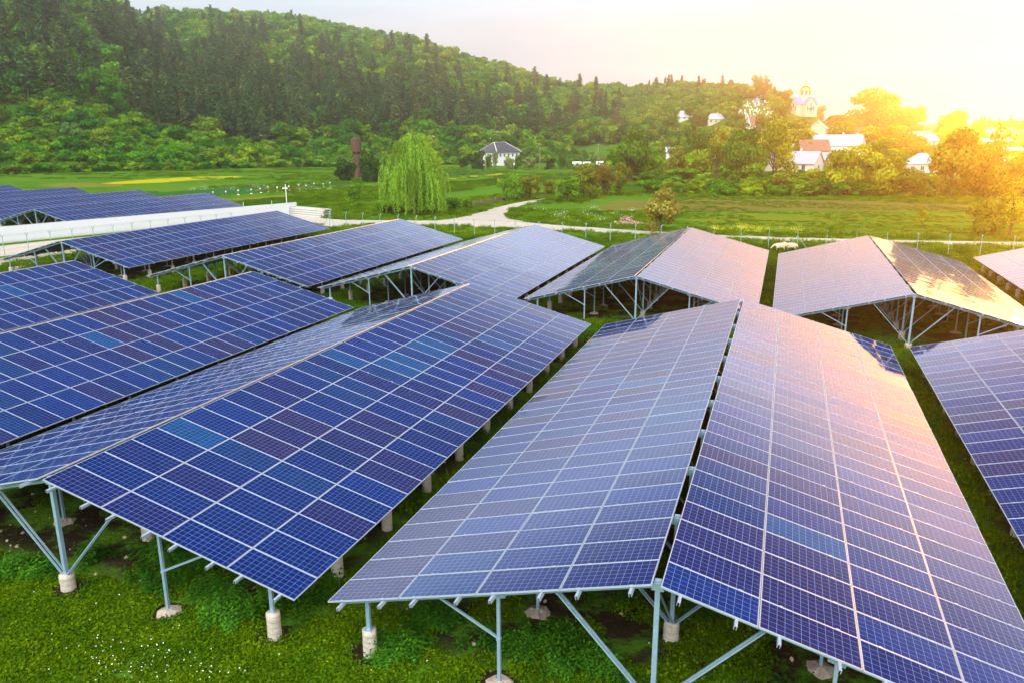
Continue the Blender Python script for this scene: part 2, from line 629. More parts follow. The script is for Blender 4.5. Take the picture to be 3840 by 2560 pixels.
def hit(px, py, rmax=1000.0):
    """the place on the terrain seen at a photo pixel"""
    d = cam_ray(px, py)
    h = math.hypot(d[0], d[1])
    prev = 100.0
    for r in np.arange(100.0, rmax, 1.0):
        zz = CAM_H + r * d[2] / h
        x, y = r * d[0] / h, r * d[1] / h
        if zz <= float(terrain(x, y)):
            return x, y, float(terrain(x, y))
    x, y = prev * d[0] / h, prev * d[1] / h
    x, y = 800 * d[0] / h, 800 * d[1] / h
    return x, y, float(terrain(x, y))


def sheet(name, pts, mat, z=0.004):
    """flat polygon sheet on the level valley floor (pts counter-clockwise or not)"""
    import bmesh
    bm = bmesh.new()
    vs = [bm.verts.new((p[0], p[1], z)) for p in pts]
    bm.faces.new(vs)
    bmesh.ops.triangulate(bm, faces=bm.faces[:])
    bmesh.ops.recalc_face_normals(bm, faces=bm.faces[:])
    me = bpy.data.meshes.new(name)
    bm.to_mesh(me)
    bm.free()
    me.update()
    if me.polygons[0].normal.z < 0:
        me.flip_normals()
    me.materials.append(mat)
    return tag(obj(name, me), kind='structure')


def ragged(P, step=3.0, amp=0.5):
    out = []
    for i in range(len(P)):
        a, c = np.array(P[i]), np.array(P[(i + 1) % len(P)])
        n = max(1, int(np.linalg.norm(c - a) / step))
        for k in range(n):
            q = a + (c - a) * k / n
            out.append((q[0] + rnd.gauss(0, amp), q[1] + rnd.gauss(0, amp)))
    return out


def gp(*pts, rag=0.6):
    P = [G(*p) for p in pts]
    return ragged(P, 3.0, rag) if rag else P


def strip_uv(u0, u1, v0, v1, slope=0.17, wob=0.0):
    n = 24
    L = [(u0 + slope * (v - 110) + rnd.uniform(-wob, wob), v) for v in np.linspace(v0, v1, n)]
    Rr_ = [(u1 + slope * (v - 110) + rnd.uniform(-wob, wob), v) for v in np.linspace(v0, v1, n)]
    return L + Rr_[::-1]


# crop strips running up the valley
CROP = field_material('crop_rows', (0.032, 0.112, 0.011), (0.052, 0.158, 0.015), 0.9, 0.35, 0.17, 0.4)
TALL = field_material('tall_grass', (0.058, 0.173, 0.013), (0.102, 0.225, 0.018), None, 0, 0, 0.5)
BLUE = field_material('young_rye', (0.035, 0.128, 0.033), (0.052, 0.158, 0.033), 1.1, 0.25, 0.17, 0.25)
OCHRE = field_material('dry_strip', (0.123, 0.188, 0.020), (0.275, 0.225, 0.039), None, 0, 0, 0.35)
RAPE = field_material('flowering_rape', (0.42, 0.42, 0.010), (0.56, 0.50, 0.015), 1.2, 0.3, 0.17, 0.3)
PLOUGH = field_material('ploughed_soil', (0.165, 0.165, 0.030), (0.215, 0.180, 0.048), 0.9, 0.45, 1.45, 0.12, (0.115, 0.21, 0.014))
OLIVE = field_material('sprouting_field', (0.125, 0.215, 0.014), (0.185, 0.225, 0.022), 0.8, 0.4, 1.45, 0.12, (0.10, 0.25, 0.012))
PALE = field_material('pale_meadow', (0.17, 0.23, 0.07), (0.27, 0.30, 0.12), None, 0, 0, 0.06)
SOIL = field_material('garden_soil', (0.14, 0.09, 0.06), (0.20, 0.14, 0.09), 0.7, 0.4, 0.9, 0.5)
ROAD = field_material('gravel_road', (0.50, 0.45, 0.39), (0.62, 0.56, 0.49), None, 0, 0, 0.5, (0.42, 0.38, 0.33))
DUST = field_material('sandy_ground', (0.36, 0.31, 0.22), (0.46, 0.40, 0.31), None, 0, 0, 0.3, (0.14, 0.17, 0.05))

sheet('field', strip_uv(-112, -98, 120, 330, wob=0.4), CROP)
sheet('field', strip_uv(-97.5, -84, 128, 330, wob=0.5), TALL)
sheet('field', strip_uv(-119, -112.5, 120, 250, 0.21, wob=0.7), OCHRE)
sheet('field', strip_uv(-150, -128, 135, 300, 0.12, wob=0.5), BLUE)
sheet('field', strip_uv(-70, -50, 190, 330, 0.05, wob=0.5), TALL)
sheet('field', strip_uv(-49, -36, 190, 330, 0.05, wob=0.5), CROP)
sheet('field', gp((372, 690), (420, 684), (560, 673), (740, 664), (895, 661), (900, 666), (840, 671), (700, 678), (560, 688), (440, 692)), RAPE, 0.008)
sheet('field', gp((120, 700), (200, 690), (330, 686), (470, 694), (455, 701), (300, 704)), OCHRE, 0.008)
sheet('field', gp((1690, 668), (1800, 658), (1895, 650), (1896, 653), (1800, 662), (1690, 672)), RAPE, 0.012)
sheet('field', gp((2175, 598), (2250, 590), (2340, 588), (2340, 604), (2250, 606), (2170, 606)), PALE, 0.008)
sheet('field', gp((2215, 782), (2330, 755), (2560, 747), (3000, 750), (3840, 768), (4300, 778), (4300, 806), (3400, 792), (2960, 790), (2620, 797), (2400, 792)), PLOUGH)
sheet('field', gp((2560, 806), (2960, 796), (3400, 799), (4300, 812), (4300, 850), (3840, 846), (3300, 850), (2900, 852), (2600, 850)), OLIVE)
sheet('field', gp((2620, 856), (3000, 857), (3500, 858), (4300, 856), (4300, 884), (3840, 878), (3300, 876), (2800, 868)), OLIVE)
sheet('field', gp((1724, 762), (1790, 751), (1895, 740), (1950, 738), (1945, 752), (1890, 756), (1800, 770), (1745, 777)), SOIL)
sheet('field', gp((2020, 728), (2110, 722), (2125, 735), (2030, 742)), SOIL)

road_pts = gp((1085, 806), (1180, 816), (1280, 825), (1400, 827), (1530, 828), (1640, 828), (1700, 821), (1752, 812), (1815, 793), (1874, 776), (1930, 763),
              (1990, 752), (2040, 745), (2052, 748), (2000, 760), (1955, 771), (1918, 784), (1897, 798), (1893, 809), (1918, 823), (1960, 832),
              (2030, 840), (2150, 850), (2400, 866), (2700, 882), (3000, 893), (3400, 902), (3840, 909), (4400, 915),
              (4400, 931), (3840, 924), (3400, 916), (3000, 907), (2700, 895), (2400, 879), (2073, 864), (1885, 856), (1686, 848), (1540, 844),
              (1380, 842), (1300, 848), (1240, 852), (1120, 838), rag=0.14)
sheet('road', road_pts, ROAD, 0.012)
sheet('path', [(-92, 40), (-88.6, 70), (-77.2, 112.6), (-70, 113), (-71.5, 104), (-74.5, 90), (-81.5, 58), (-84, 40)], ROAD, 0.008)
sheet('yard', [(-81, 44), (-79.5, 60), (-74, 90), (-70.5, 90), (-69, 60), (-64, 50), (-66, 44)], DUST, 0.004)

# ------------------------------------------------------------------ solar tables
SL = R(14.756)
CA, SA = math.cos(SL), math.sin(SL)
RIDGE, GAPH, MW, MP, MH = 3.5, 0.10, 1.985, 1.0133, 0.998    # ridge top, half gap, pitch down the slope, pitch along the ridge, module width
ML, MT = 1.968, 0.042


def module_mesh(tint):
    """framed module: x down the slope, y along the ridge, top at z = 0"""
    b = MB()
    fw = 0.012
    z1, zg = 0.0, -0.004
    o = [(0, 0), (ML, 0), (ML, MH), (0, MH)]
    i = [(fw, fw), (ML - fw, fw), (ML - fw, MH - fw), (fw, MH - fw)]
    vs = [(x, y, z1) for x, y in o] + [(x, y, z1) for x, y in i] + [(x, y, -MT) for x, y in o] + [(x, y, zg) for x, y in i]
    b.add(vs, [(k, (k + 1) % 4, 4 + (k + 1) % 4, 4 + k) for k in range(4)], 1)
    b.add(vs, [(8 + k, 8 + (k + 1) % 4, (k + 1) % 4, k) for k in range(4)], 1)
    b.add(vs, [(4 + k, 4 + (k + 1) % 4, 12 + (k + 1) % 4, 12 + k) for k in range(4)], 1)
    b.add([(x, y, zg) for x, y in i], [(0, 1, 2, 3)], 0)
    b.add([(x, y, -MT) for x, y in o], [(3, 2, 1, 0)], 2)
    b.box((0.25, MH / 2, -MT - 0.014), (0.12, 0.10, 0.026), None, 2)
    for x in (0.42, 1.56):
        b.box((x, MH + 0.008, -0.003), (0.07, 0.045, 0.022), None, 1)
    me = b.mesh('solar_module', [M['cells'], M['alu'], M['backsheet']])
    uvl = me.uv_layers.new(name='UVMap')
    mx, my = 0.008, 0.007
    cw = (ML - 2 * fw - 2 * mx) / 12
    ch = (MH - 2 * fw - 2 * my) / 6
    for p in me.polygons:
        for li in p.loop_indices:
            c = me.vertices[me.loops[li].vertex_index].co
            uvl.data[li].uv = ((c.x - fw - mx) / cw, (c.y - fw - my) / ch)
    a = me.color_attributes.new('tint', 'FLOAT_COLOR', 'POINT')
    a.data.foreach_set('color', [q for _ in me.vertices for q in (*tint, 1.0)])
    return me


TINTS = [(0.0004, 0.011, 0.105), (0.0004, 0.015, 0.130), (0.0004, 0.009, 0.088), (0.002, 0.009, 0.092), (0.005, 0.009, 0.088),
         (0.009, 0.009, 0.080), (0.015, 0.011, 0.072), (0.0006, 0.019, 0.110), (0.0005, 0.042, 0.160), (0.0010, 0.013, 0.118)]
MODULES = [module_mesh(t) for t in TINTS]
WEIGHT = [6, 6, 5, 5, 4, 3, 2, 5, 0.8, 6]
_tv = np.array([v.co for v in MODULES[0].vertices])
_tf = [tuple(p.vertices) for p in MODULES[0].polygons]
_tm = [p.material_index for p in MODULES[0].polygons]
_tuv = np.array([d.uv for d in MODULES[0].uv_layers[0].data])


def module_matrix(side, row, j):
    d = GAPH + row * MW
    if side > 0:
        return (Matrix.Translation((d * CA, j * MP, RIDGE - d * SA)) @ Matrix.Rotation(SL, 4, 'Y'))
    return (Matrix.Translation((-d * CA, j * MP + MH, RIDGE - d * SA)) @ Matrix.Rotation(math.pi, 4, 'Z') @ Matrix.Rotation(SL, 4, 'Y'))


def rafter_z(x):
    """underside of the rafter at horizontal distance x from the ridge"""
    return RIDGE - abs(x) * SA / CA - (MT + 0.09 + 0.10) / CA


def frame_meshes():
    S = M['steel']
    out = {}
    b = MB()
    b.bar((0, 0, 0.42), (0, 0, rafter_z(0) - 0.02), 0.105, 0.105)
    out['ridge_post'] = b.mesh('ridge_post', S)
    b = MB()
    b.box((0, 0, rafter_z(0) + 0.02), (0.26, 0.13, 0.17))
    b.box((0, -0.072, rafter_z(0) + 0.03), (0.03, 0.02, 0.03))
    b.box((0.08, -0.072, rafter_z(0) + 0.03), (0.03, 0.02, 0.03))
    b.box((0, 0, rafter_z(0) + 0.13), (0.14, 0.10, 0.06))
    out['ridge_bracket'] = b.mesh('ridge_bracket', S)
    b = MB()
    b.cyl((0, 0, -0.15), (0, 0, 0.46), 0.205, 0.195, 18, 0, True, 0.035, 6)
    out['ridge_footing'] = b.mesh('footing', M['footing'], True)
    for s in (-1, 1):
        b = MB()
        x0, x1 = 0.08, 7.52
        zc = lambda x: RIDGE - x * SA / CA - (MT + 0.09 + 0.05) / CA
        b.bar((s * x0, 0, zc(x0)), (s * x1, 0, zc(x1)), 0.065, 0.10)
        b.box((s * 3.5, 0, rafter_z(3.5) - 0.015), (0.34, 0.085, 0.09), Matrix.Rotation(s * SL, 3, 'Y'))
        out['rafter', s] = b.mesh('rafter', S)
        b = MB()
        for dy in (-0.052, 0.052):
            b.bar((s * 0.07, dy, 0.47), (s * 2.15, dy, rafter_z(2.15) + 0.03), 0.05, 0.032)
        out['diagonal_brace', s] = b.mesh('diagonal_brace', S)
        b = MB()
        b.bar((0, 0, 0), (0, 0, rafter_z(3.5)), 0.075, 0.075)
        b.box((0, 0, 1.22), (0.10, 0.10, 0.06))
        out['middle_post', s] = b.mesh('middle_post', S)
        b = MB()
        b.bar((s * 3.53, 0, 1.25), (s * 4.95, 0, rafter_z(4.95) + 0.02), 0.05, 0.05)
        out['strut', s] = b.mesh('strut', S)
        b = MB()
        b.bar((0, 0, 0.66), (0, 0, rafter_z(6.85)), 0.10, 0.075)
        b.box((0, 0, 0.715), (0.2, 0.2, 0.015))
        out['eave_post', s] = b.mesh('eave_post', S)
    b = MB()
    b.cyl((0, 0, -0.15), (0, 0, 0.70), 0.175, 0.17, 18, 0, True, 0.03, 8)
    out['eave_footing'] = b.mesh('footing', M['footing'], True)
    b = MB()
    b.lathe([(0.36, -0.05), (0.33, 0.02), (0.24, 0.075), (0.10, 0.11), (0.0, 0.12)], n=11)
    b.v = [(x * (1 + 0.25 * rnd.uniform(-1, 1)), y * (1 + 0.25 * rnd.uniform(-1, 1)), z * (1 + 0.2 * rnd.uniform(-1, 1))) for x, y, z in b.v]
    out['pad'] = b.mesh('footing_pad', M['pad'], False)
    return out


FM_ = frame_meshes()


def purlin_mesh(L, s, d):
    b = MB()
    off = MT + 0.046
    n = Vector((s * SA, 0, CA))
    c = Vector((s * d * CA, 0, RIDGE - d * SA)) - n * off
    b.chan(c + Vector((0, -0.24, 0)), c + Vector((0, L + 0.2, 0)), 0.06, 0.086, 0.008, 0, n)
    return b.mesh('purlin', M['alu'])


# modules whose colour stands out in the photograph: (table u, side, row from the ridge, place along the ridge) -> tint
SPECIAL = {}
for u_, sd_, row_, js_, ti_ in [(-18.16, 1, 1, (14, 15, 17, 18), 8), (-18.16, 1, 2, (21,), 8), (-18.16, 1, 1, (16, 19, 20), 7), (-18.16, 1, 1, (0,), 4), (-18.16, 1, 1, (5,), 6),
                                (-18.16, 1, 0, (0, 8, 9), 4), (-18.16, 1, 3, (0, 1, 2, 4), 0), (-18.16, 1, 3, (3, 6, 7), 5), (-18.16, 1, 2, (0, 1, 2, 3), 0), (-18.16, 1, 2, (7, 8, 9), 5),
                                (-1.84, 1, 0, (4, 5, 6), 7), (-1.84, 1, 1, (4,), 8), (-1.84, 1, 0, (0,), 1), (-1.84, 1, 0, (1, 2, 3), 4), (-1.84, 1, 1, (0, 1, 2), 5), (-1.84, 1, 2, (0, 2), 3),
                                (-1.84, -1, 3, (0, 1, 2, 3, 4, 5), 6), (-1.84, -1, 2, (0, 1), 7), (-1.84, -1, 2, (2,), 5), (-1.84, -1, 1, (0,), 3), (-1.84, -1, 1, (1, 2, 3, 4), 0), (-1.84, -1, 0, (0, 1, 2), 4)]:
    for j_ in js_:
        SPECIAL[(u_, sd_, row_, j_)] = ti_


def solar_table(label, u, v0, n, z=0.0, individual=100, near=False):
    t = thing('solar_table', label, 'solar panels', (u, v0, z), 0, 'gabled solar tables on steel frames')
    L = n * MP - (MP - MH)
    rr = random.Random(int(u * 10) + int(v0))
    cells = []
    for s in (-1, 1):
        for row in range(4):
            for j in range(n):
                mt = module_matrix(s, row, j)
                q = np.array([(Matrix.Translation((u, v0, z)) @ mt) @ Vector(p) for p in ((0, 0, 0), (ML, 0, 0), (ML, MH, 0), (0, MH, 0))])
                px, py, fy = project(q)
                area = 0.5 * (np.dot(px, np.roll(py, -1)) - np.dot(py, np.roll(px, -1)))
                vis = fy.min() > 1 and px.max() > 0 and px.min() < 3840 and py.min() < 2560
                # only faces turned to the camera count
                nrm = Vector((s * SA, 0, CA))
                face = nrm.dot(Vector((0, 0, CAM_H)) - Vector(q.mean(0)))
                cells.append((abs(area) if (vis and face > 0) else 0.0, s, row, j, mt))
    cells.sort(key=lambda c: -c[0])
    rest = []
    for k, (area, s, row, j, mt) in enumerate(cells):
        ti = SPECIAL.get((u, s, row, j), rr.choices(range(len(TINTS)), WEIGHT)[0])
        jig = Matrix.Rotation(rr.gauss(0, 0.0028), 4, 'X') @ Matrix.Rotation(rr.gauss(0, 0.0022), 4, 'Y')
        if k < individual and area > 0:
            o = obj('solar_module', MODULES[ti], t)
            o.matrix_local = mt @ jig
        else:
            rest.append((mt @ jig, ti))
    nv = len(_tv)
    VV, FF, TT, UV, MI = [], [], [], [], []
    for k, (mt, ti) in enumerate(rest):
        m3 = np.array(mt)
        VV.append(_tv @ m3[:3, :3].T + m3[:3, 3])
        FF += [tuple(i + k * nv for i in f) for f in _tf]
        MI += _tm
        TT.append(np.tile((*TINTS[ti], 1.0), (nv, 1)))
        UV.append(_tuv + np.array([0.0, 0.0]))
    if rest:
        me = bpy.data.meshes.new('solar_module_rows')
        me.from_pydata(np.concatenate(VV).tolist(), [], FF)
        for m in (M['cells'], M['alu'], M['backsheet']):
            me.materials.append(m)
        me.polygons.foreach_set('material_index', MI)
        uvl = me.uv_layers.new(name='UVMap')
        uvl.data.foreach_set('uv', np.concatenate(UV).ravel())
        a = me.color_attributes.new('tint', 'FLOAT_COLOR', 'POINT')
        a.data.foreach_set('color', np.concatenate(TT).ravel())
        me.update()
        tag(obj('solar_module_rows', me, t), kind='stuff')
    for s in (-1, 1):
        for row in range(4):
            for q in (0.42, 1.56):
                obj('purlin', purlin_mesh(L, s, GAPH + row * MW + q), t)
    nb = max(2, round((L - 0.6) / 2.98))
    for k in range(nb + 1):
        y = 0.3 + k * (L - 0.6) / nb
        rp = obj('ridge_post', FM_['ridge_post'], t, (0, y, 0))
        obj('ridge_bracket', FM_['ridge_bracket'], rp)
        f = obj('footing', FM_['ridge_footing'], rp)
        f.rotation_euler = (0, 0, rr.uniform(0, 6))
        f.scale = (1, 1, rr.uniform(0.95, 1.12))
        for s in (-1, 1):
            obj('rafter', FM_['rafter', s], t, (0, y, 0))
            obj('diagonal_brace', FM_['diagonal_brace', s], t, (0, y, 0))
            mp = obj('middle_post', FM_['middle_post', s], t, (s * 3.5, y, 0))
            f = obj('footing_pad', FM_['pad'], mp)
            f.rotation_euler = (0, 0, rr.uniform(0, 6))
            obj('strut', FM_['strut', s], t, (0, y, 0))
            ep = obj('eave_post', FM_['eave_post', s], t, (s * 6.85, y, 0))
            f = obj('footing', FM_['eave_footing'], ep)
            f.rotation_euler = (0, 0, rr.uniform(0, 6))
            f.scale = (1, 1, rr.uniform(0.92, 1.06))
    dy = (L - 0.6) / nb
    for k in (0, nb - 1):
        b = MB()
        b.bar((0.02, 0.3 + k * dy, rafter_z(0) - 0.1), (0.02, 0.3 + (k + 1) * dy - 0.06, 0.5), 0.04, 0.04)
        b.build('ridge_brace', M['steel'], t)
    return t


TABLES = [
    ('front solar table left of centre, its ridge post footing near the left edge', -18.16, 13.82, 30),
    ('nearest solar table, bottom right, with a dark open slit along its ridge', -1.84, 14.01, 30),
    ('purplish solar table slope cut by the right edge, beside the nearest table', 14.58, 13.90, 30),
    ('long dark blue solar table reaching in from the left edge at mid height', -34.19, 13.50, 30),
    ('short solar table corner at the left edge, behind the long dark blue one', -50.36, 13.55, 30),
    ('solar table beside the gravel path and white wall, on posts over sandy ground', -61.60, 52.46, 32),
    ('second-row solar table under the willow, its left slope seen only as a thin edge', -41.41, 49.51, 30),
    ('second-row solar table whose black gable opening shows above the ridge end in front', -24.96, 49.30, 29),
    ('second-row solar table with a near-black left slope and a pale right slope', -8.87, 50.15, 30),
    ('pale glaring solar table at right with the sheep behind its left corner', 7.54, 49.10, 29),
    ('pale pinkish solar table cut by the right edge below the gravel road', 24.61, 51.00, 30),
    ('far solar table whose dark front gable shows over the white wall', -97.05, 79.4, 34),
    ('far solar table behind the white wall, second back from the wall', -112.80, 81.00, 33),
    ('far solar table at the left edge, third back from the white wall', -133.20, 85.00, 33),
    ('farthest solar table, just its ridge corner at the left edge below the yellow strip', -153.20, 87.30, 33),
]
for lb, u, v0, n in TABLES:
    solar_table(lb, u, v0, n, -0.2 if u == -97.05 else 0.0)

# ------------------------------------------------------------------ perimeter fence
def fence_post_mesh():
    b = MB()
    b.bar((0, 0, -0.05), (0, 0, 2.0), 0.055, 0.055)
    for s in (-1, 1):
        b.bar((s * 0.01, 0, 1.95), (s * 0.28, 0, 2.36), 0.045, 0.045)
    return b.mesh('fence_post', M['greenpost'])


FPOST = fence_post_mesh()


def wire_bm(P, zs, r=0.006):
    b = MB()
    for a, c in zip(P[:-1], P[1:]):
        for ox, z in zs:
            d = Vector((c[0] - a[0], c[1] - a[1], 0)).normalized()
            nn = Vector((-d.y, d.x, 0)) * ox
            b.bar(Vector((*a, z)) + nn, Vector((*c, z)) + nn, r, r)
    return b


fence = thing('perimeter_fence', 'tall wire fence on Y-topped green steel posts along the gravel road', 'fence')
run1 = [(-80.6 + 6.4 * t, 58.8 + 32.8 * t) for t in np.linspace(0, 1, 14)]
run1 = [(-82.6, 49.0), (-81.6, 53.6)] + run1
run2 = [(-62.0 + k * 3.03, 97.7 - 5.3 * min(1, k / 10) - 1.1 * max(0, (k - 10)) / 18 * (1 - max(0, k - 20) / 8 * 1.6)) for k in range(33)]
for P in (run1, run2):
    d0 = math.atan2(P[-1][1] - P[0][1], P[-1][0] - P[0][0])
    for p in P:
        o = obj('fence_post', FPOST, fence, (p[0], p[1], 0), d0 + math.pi / 2)
    wire_bm(P, [(0, 0.3), (0, 0.75), (0, 1.2), (0, 1.65), (0.2, 2.2), (-0.2, 2.2), (0.28, 2.35), (-0.28, 2.35)]).build('fence_wire', M['dark'], fence)
for P0, dr in ((run2[0], (1, -0.1)), (run2[21], (1, 0)), (run1[-1], (0.2, 1))):
    for sgn in (-1, 1):
        b = MB()
        b.bar((P0[0], P0[1], 1.7), (P0[0] + sgn * 1.3 * dr[0], P0[1] + sgn * 1.3 * dr[1], 0), 0.05, 0.05)
        b.build('corner_brace', M['greenpost'], fence)

# ------------------------------------------------------------------ white wall, slabs, mast
def wall_material():
    m, t, b = new_mat('white_sheet_wall')
    co = t.n.new('ShaderNodeTexCoord').outputs['Object']
    x, y, z = t.sep(co)
    rib = t.math('FRACT', t.math('MULTIPLY', x, 1 / 0.2))
    edge = t.smooth(t.math('ABSOLUTE', t.math('SUBTRACT', rib, 0.5)), 0.38, 0.47)
    n = t.noise(co, 1.2, 5, 0.6)
    c = t.mix(n, (0.60, 0.63, 0.68), (0.70, 0.72, 0.75))
    dirt = t.math('MULTIPLY', t.math('SUBTRACT', 1.0, t.smooth(z, 0.05, 0.5)), t.smooth(t.noise(co, 2.5, 5, 0.7), 0.4, 0.7))
    c = t.mix(t.math('MULTIPLY', dirt, 0.5), c, (0.42, 0.37, 0.28))
    t.put(b.inputs['Base Color'], c)
    b.inputs['Roughness'].default_value = 0.45
    bp = t.n.new('ShaderNodeBump')
    bp.inputs['Strength'].default_value = 0.5
    bp.inputs['Distance'].default_value = 0.03
    t.l.new(edge, bp.inputs['Height'])
    t.l.new(bp.outputs[0], b.inputs['Normal'])
    return m


WA, WB = Vector((-98.0, 45.0, 0)), Vector((-78.6, 113.9, 0))
wl = (WB - WA).length
wall = thing('boundary_wall', 'long low white sheet-metal wall between the far tables and the gravel path', 'wall', WA, math.atan2(WB.y - WA.y, WB.x - WA.x))
b = MB()
b.box((wl / 2, 0, 1.03), (wl, 0.09, 1.94))
b.build('wall_sheet', wall_material(), wall)
b = MB()
b.box((wl / 2, 0, 2.02), (wl + 0.04, 0.16, 0.035))
b.build('wall_cap', M['white_metal'], wall)
b = MB()
b.box((wl / 2, 0, 0.06), (wl - 0.1, 0.22, 0.20))
b.build('wall_plinth', M['slab'], wall)

mast = thing('camera_mast', 'slim white mast with a floodlight and camera rising behind the end of the white wall', 'mast', (-81.0, 114.6, 0))
b = MB()
b.cyl((0, 0, 0), (0, 0, 5.0), 0.085, 0.06, 10)
b.build('pole', M['white_metal'], mast)
b = MB()
b.box((0, 0, 4.35), (0.75, 0.10, 0.08))
b.box((-0.3, -0.15, 4.28), (0.28, 0.3, 0.18))
b.box((0.3, -0.12, 4.3), (0.2, 0.25, 0.16))
b.build('floodlight', M['white_metal'], mast)
b = MB()
b.cyl((-0.1, -0.2, 5.0), (-0.1, 0.15, 5.08), 0.09, 0.09, 8)
b.box((0, 0, 4.98), (0.3, 0.1, 0.08))
b.build('camera_head', M['dark'], mast)

slab_dir = math.atan2(109.9 - 113.3, -70.0 + 79.6)
for k, lb in enumerate(['lowest precast concrete slab of the stack at the wall end', 'second slab from the bottom of the concrete stack at the wall end',
                        'third slab from the bottom of the concrete stack at the wall end', 'topmost precast slab of the stack at the wall end']):
    t = thing('concrete_slab', lb, 'concrete slab', (-74.8 + rnd.uniform(-.1, .1), 111.6, 0.02 + k * 0.36), slab_dir + rnd.uniform(-.008, .008), 'stack of precast slabs')
    b = MB()
    b.box((0, 0, 0.245), (10.0, 1.5, 0.11))
    for s in (-1, 1):
        b.box((0, s * 0.66, 0.095), (10.0, 0.18, 0.19))
    for s in (-1, 1):
        b.box((s * 4.4, 0, 0.15), (0.25, 1.12, 0.08))
    b.build('slab_body', M['slab'], t)
    b = MB()
    for xx in (-3.8, 3.8):
        b.box((xx, 0, 0.325), (0.12, 1.3, 0.05))
    b.build('spacer', M['wood'], t)

bf = thing('wire_fence', 'thin pale posts of a low wire fence behind the white wall, left of the mast', 'fence')
BP = [(-86.2 - k * 2.6, 117.5 - k * 4.4) for k in range(5)]
for p in BP:
    b = MB()
    b.bar((0, 0, 0), (0, 0, 1.9), 0.06, 0.06)
    b.build('post', M['white_metal'], bf, loc=(p[0], p[1], 0))
wire_bm(BP, [(0, 0.6), (0, 1.2), (0, 1.75)], 0.008).build('wire', M['dark'], bf)

# ------------------------------------------------------------------ leaf clouds and trees
def leaf_quads(C, size, up_bias=0.0, rg=rng, aspect=0.62, N=None):
    """rhombic leaves around centres C (n,3); size (n,)"""
    n = len(C)
    if N is None:
        N = rg.normal(size=(n, 3))
        N[:, 2] += up_bias
    N = N / (np.linalg.norm(N, axis=1, keepdims=True) + 1e-9)
    A_ = rg.normal(size=(n, 3))
    T1 = np.cross(N, A_)
    T1 /= np.linalg.norm(T1, axis=1, keepdims=True) + 1e-9
    T2 = np.cross(N, T1)
    s = size[:, None]
    return np.stack([C - T1 * s, C - T2 * s * aspect, C + T1 * s, C + T2 * s * aspect], 1)


def tube(P, r, n=6):
    """open tube along points P with radii r -> quads (k,4,3)"""
    P = np.asarray(P, float)
    rings = []
    for i in range(len(P)):
        d = P[min(i + 1, len(P) - 1)] - P[max(i - 1, 0)]
        d = d / (np.linalg.norm(d) + 1e-9)
        a = np.cross(d, [0.31, 0.95, 0.02])
        a /= np.linalg.norm(a) + 1e-9
        c = np.cross(d, a)
        th = np.linspace(0, 2 * np.pi, n, endpoint=False)
        rings.append(P[i] + r[i] * (np.cos(th)[:, None] * a + np.sin(th)[:, None] * c))
    q = []
    for i in range(len(P) - 1):
        for k in range(n):
            q.append([rings[i][k], rings[i][(k + 1) % n], rings[i + 1][(k + 1) % n], rings[i + 1][k]])
    return np.array(q)


def round_tree(seed, nclump=14, nleaf=110, leaf=0.045, trunk=0.16, wid=0.40, low=0.18, top_heavy=0.0):
    """unit-height broadleaf tree: returns trunk quads, crown quads, crown colours"""
    rg = np.random.default_rng(seed)
    tq = []
    h0 = 0.55
    P = [(0, 0, -0.02), (0.01, 0.0, trunk), (rg.normal() * 0.02, rg.normal() * 0.02, 0.35), (rg.normal() * 0.03, rg.normal() * 0.03, 0.75)]
    tq.append(tube(P, [0.026, 0.021, 0.015, 0.005]))
    C, S, Rk = [], [], []
    for k in range(nclump):
        a = rg.uniform(0, 2 * np.pi)
        zz = rg.beta(1.5 + top_heavy, 1.3) * (0.92 - low) + low
        prof = math.sqrt(max(0.03, 1 - ((zz - 0.48) / 0.56) ** 2))
        rr_ = wid * prof * rg.uniform(0.35, 0.85)
        c = np.array([math.cos(a) * rr_, math.sin(a) * rr_, zz])
        rad = rg.uniform(0.10, 0.19) * (wid / 0.4) ** 0.6
        C.append(c)
        Rk.append(rad)
        b0 = np.array([0, 0, max(0.15, zz * 0.55)])
        tq.append(tube([b0, (b0 + c) / 2 + [0, 0, 0.02], c], [0.010, 0.007, 0.003], 4))
    C.append(np.array([0, 0, 0.62]))
    Rk.append(0.2)
    Q, K = [], []
    for c, rad in zip(C, Rk):
        n = int(nleaf * (rad / 0.15) ** 1.6)
        d = rg.normal(size=(n, 3))
        d /= np.linalg.norm(d, axis=1, keepdims=True)
        rr_ = rad * rg.uniform(0.35, 1.08, n) ** 0.6
        p = c + d * rr_[:, None] * np.array([1.15, 1.15, 0.85])
        N = d * 0.9 + rg.normal(size=(n, 3)) * 0.6 + [0, 0, 0.35]
        Q.append(leaf_quads(p, leaf * rg.uniform(0.6, 1.25, n), 0, rg, 0.7, N))
        tone = rg.uniform(0.62, 1.35)
        cc = np.ones((n, 3)) * tone * rg.uniform(0.7, 1.3, (n, 1))
        cc[:, 0] *= rg.uniform(0.85, 1.25, n)
        K.append(cc)
    return np.concatenate(tq), np.concatenate(Q), np.concatenate(K)


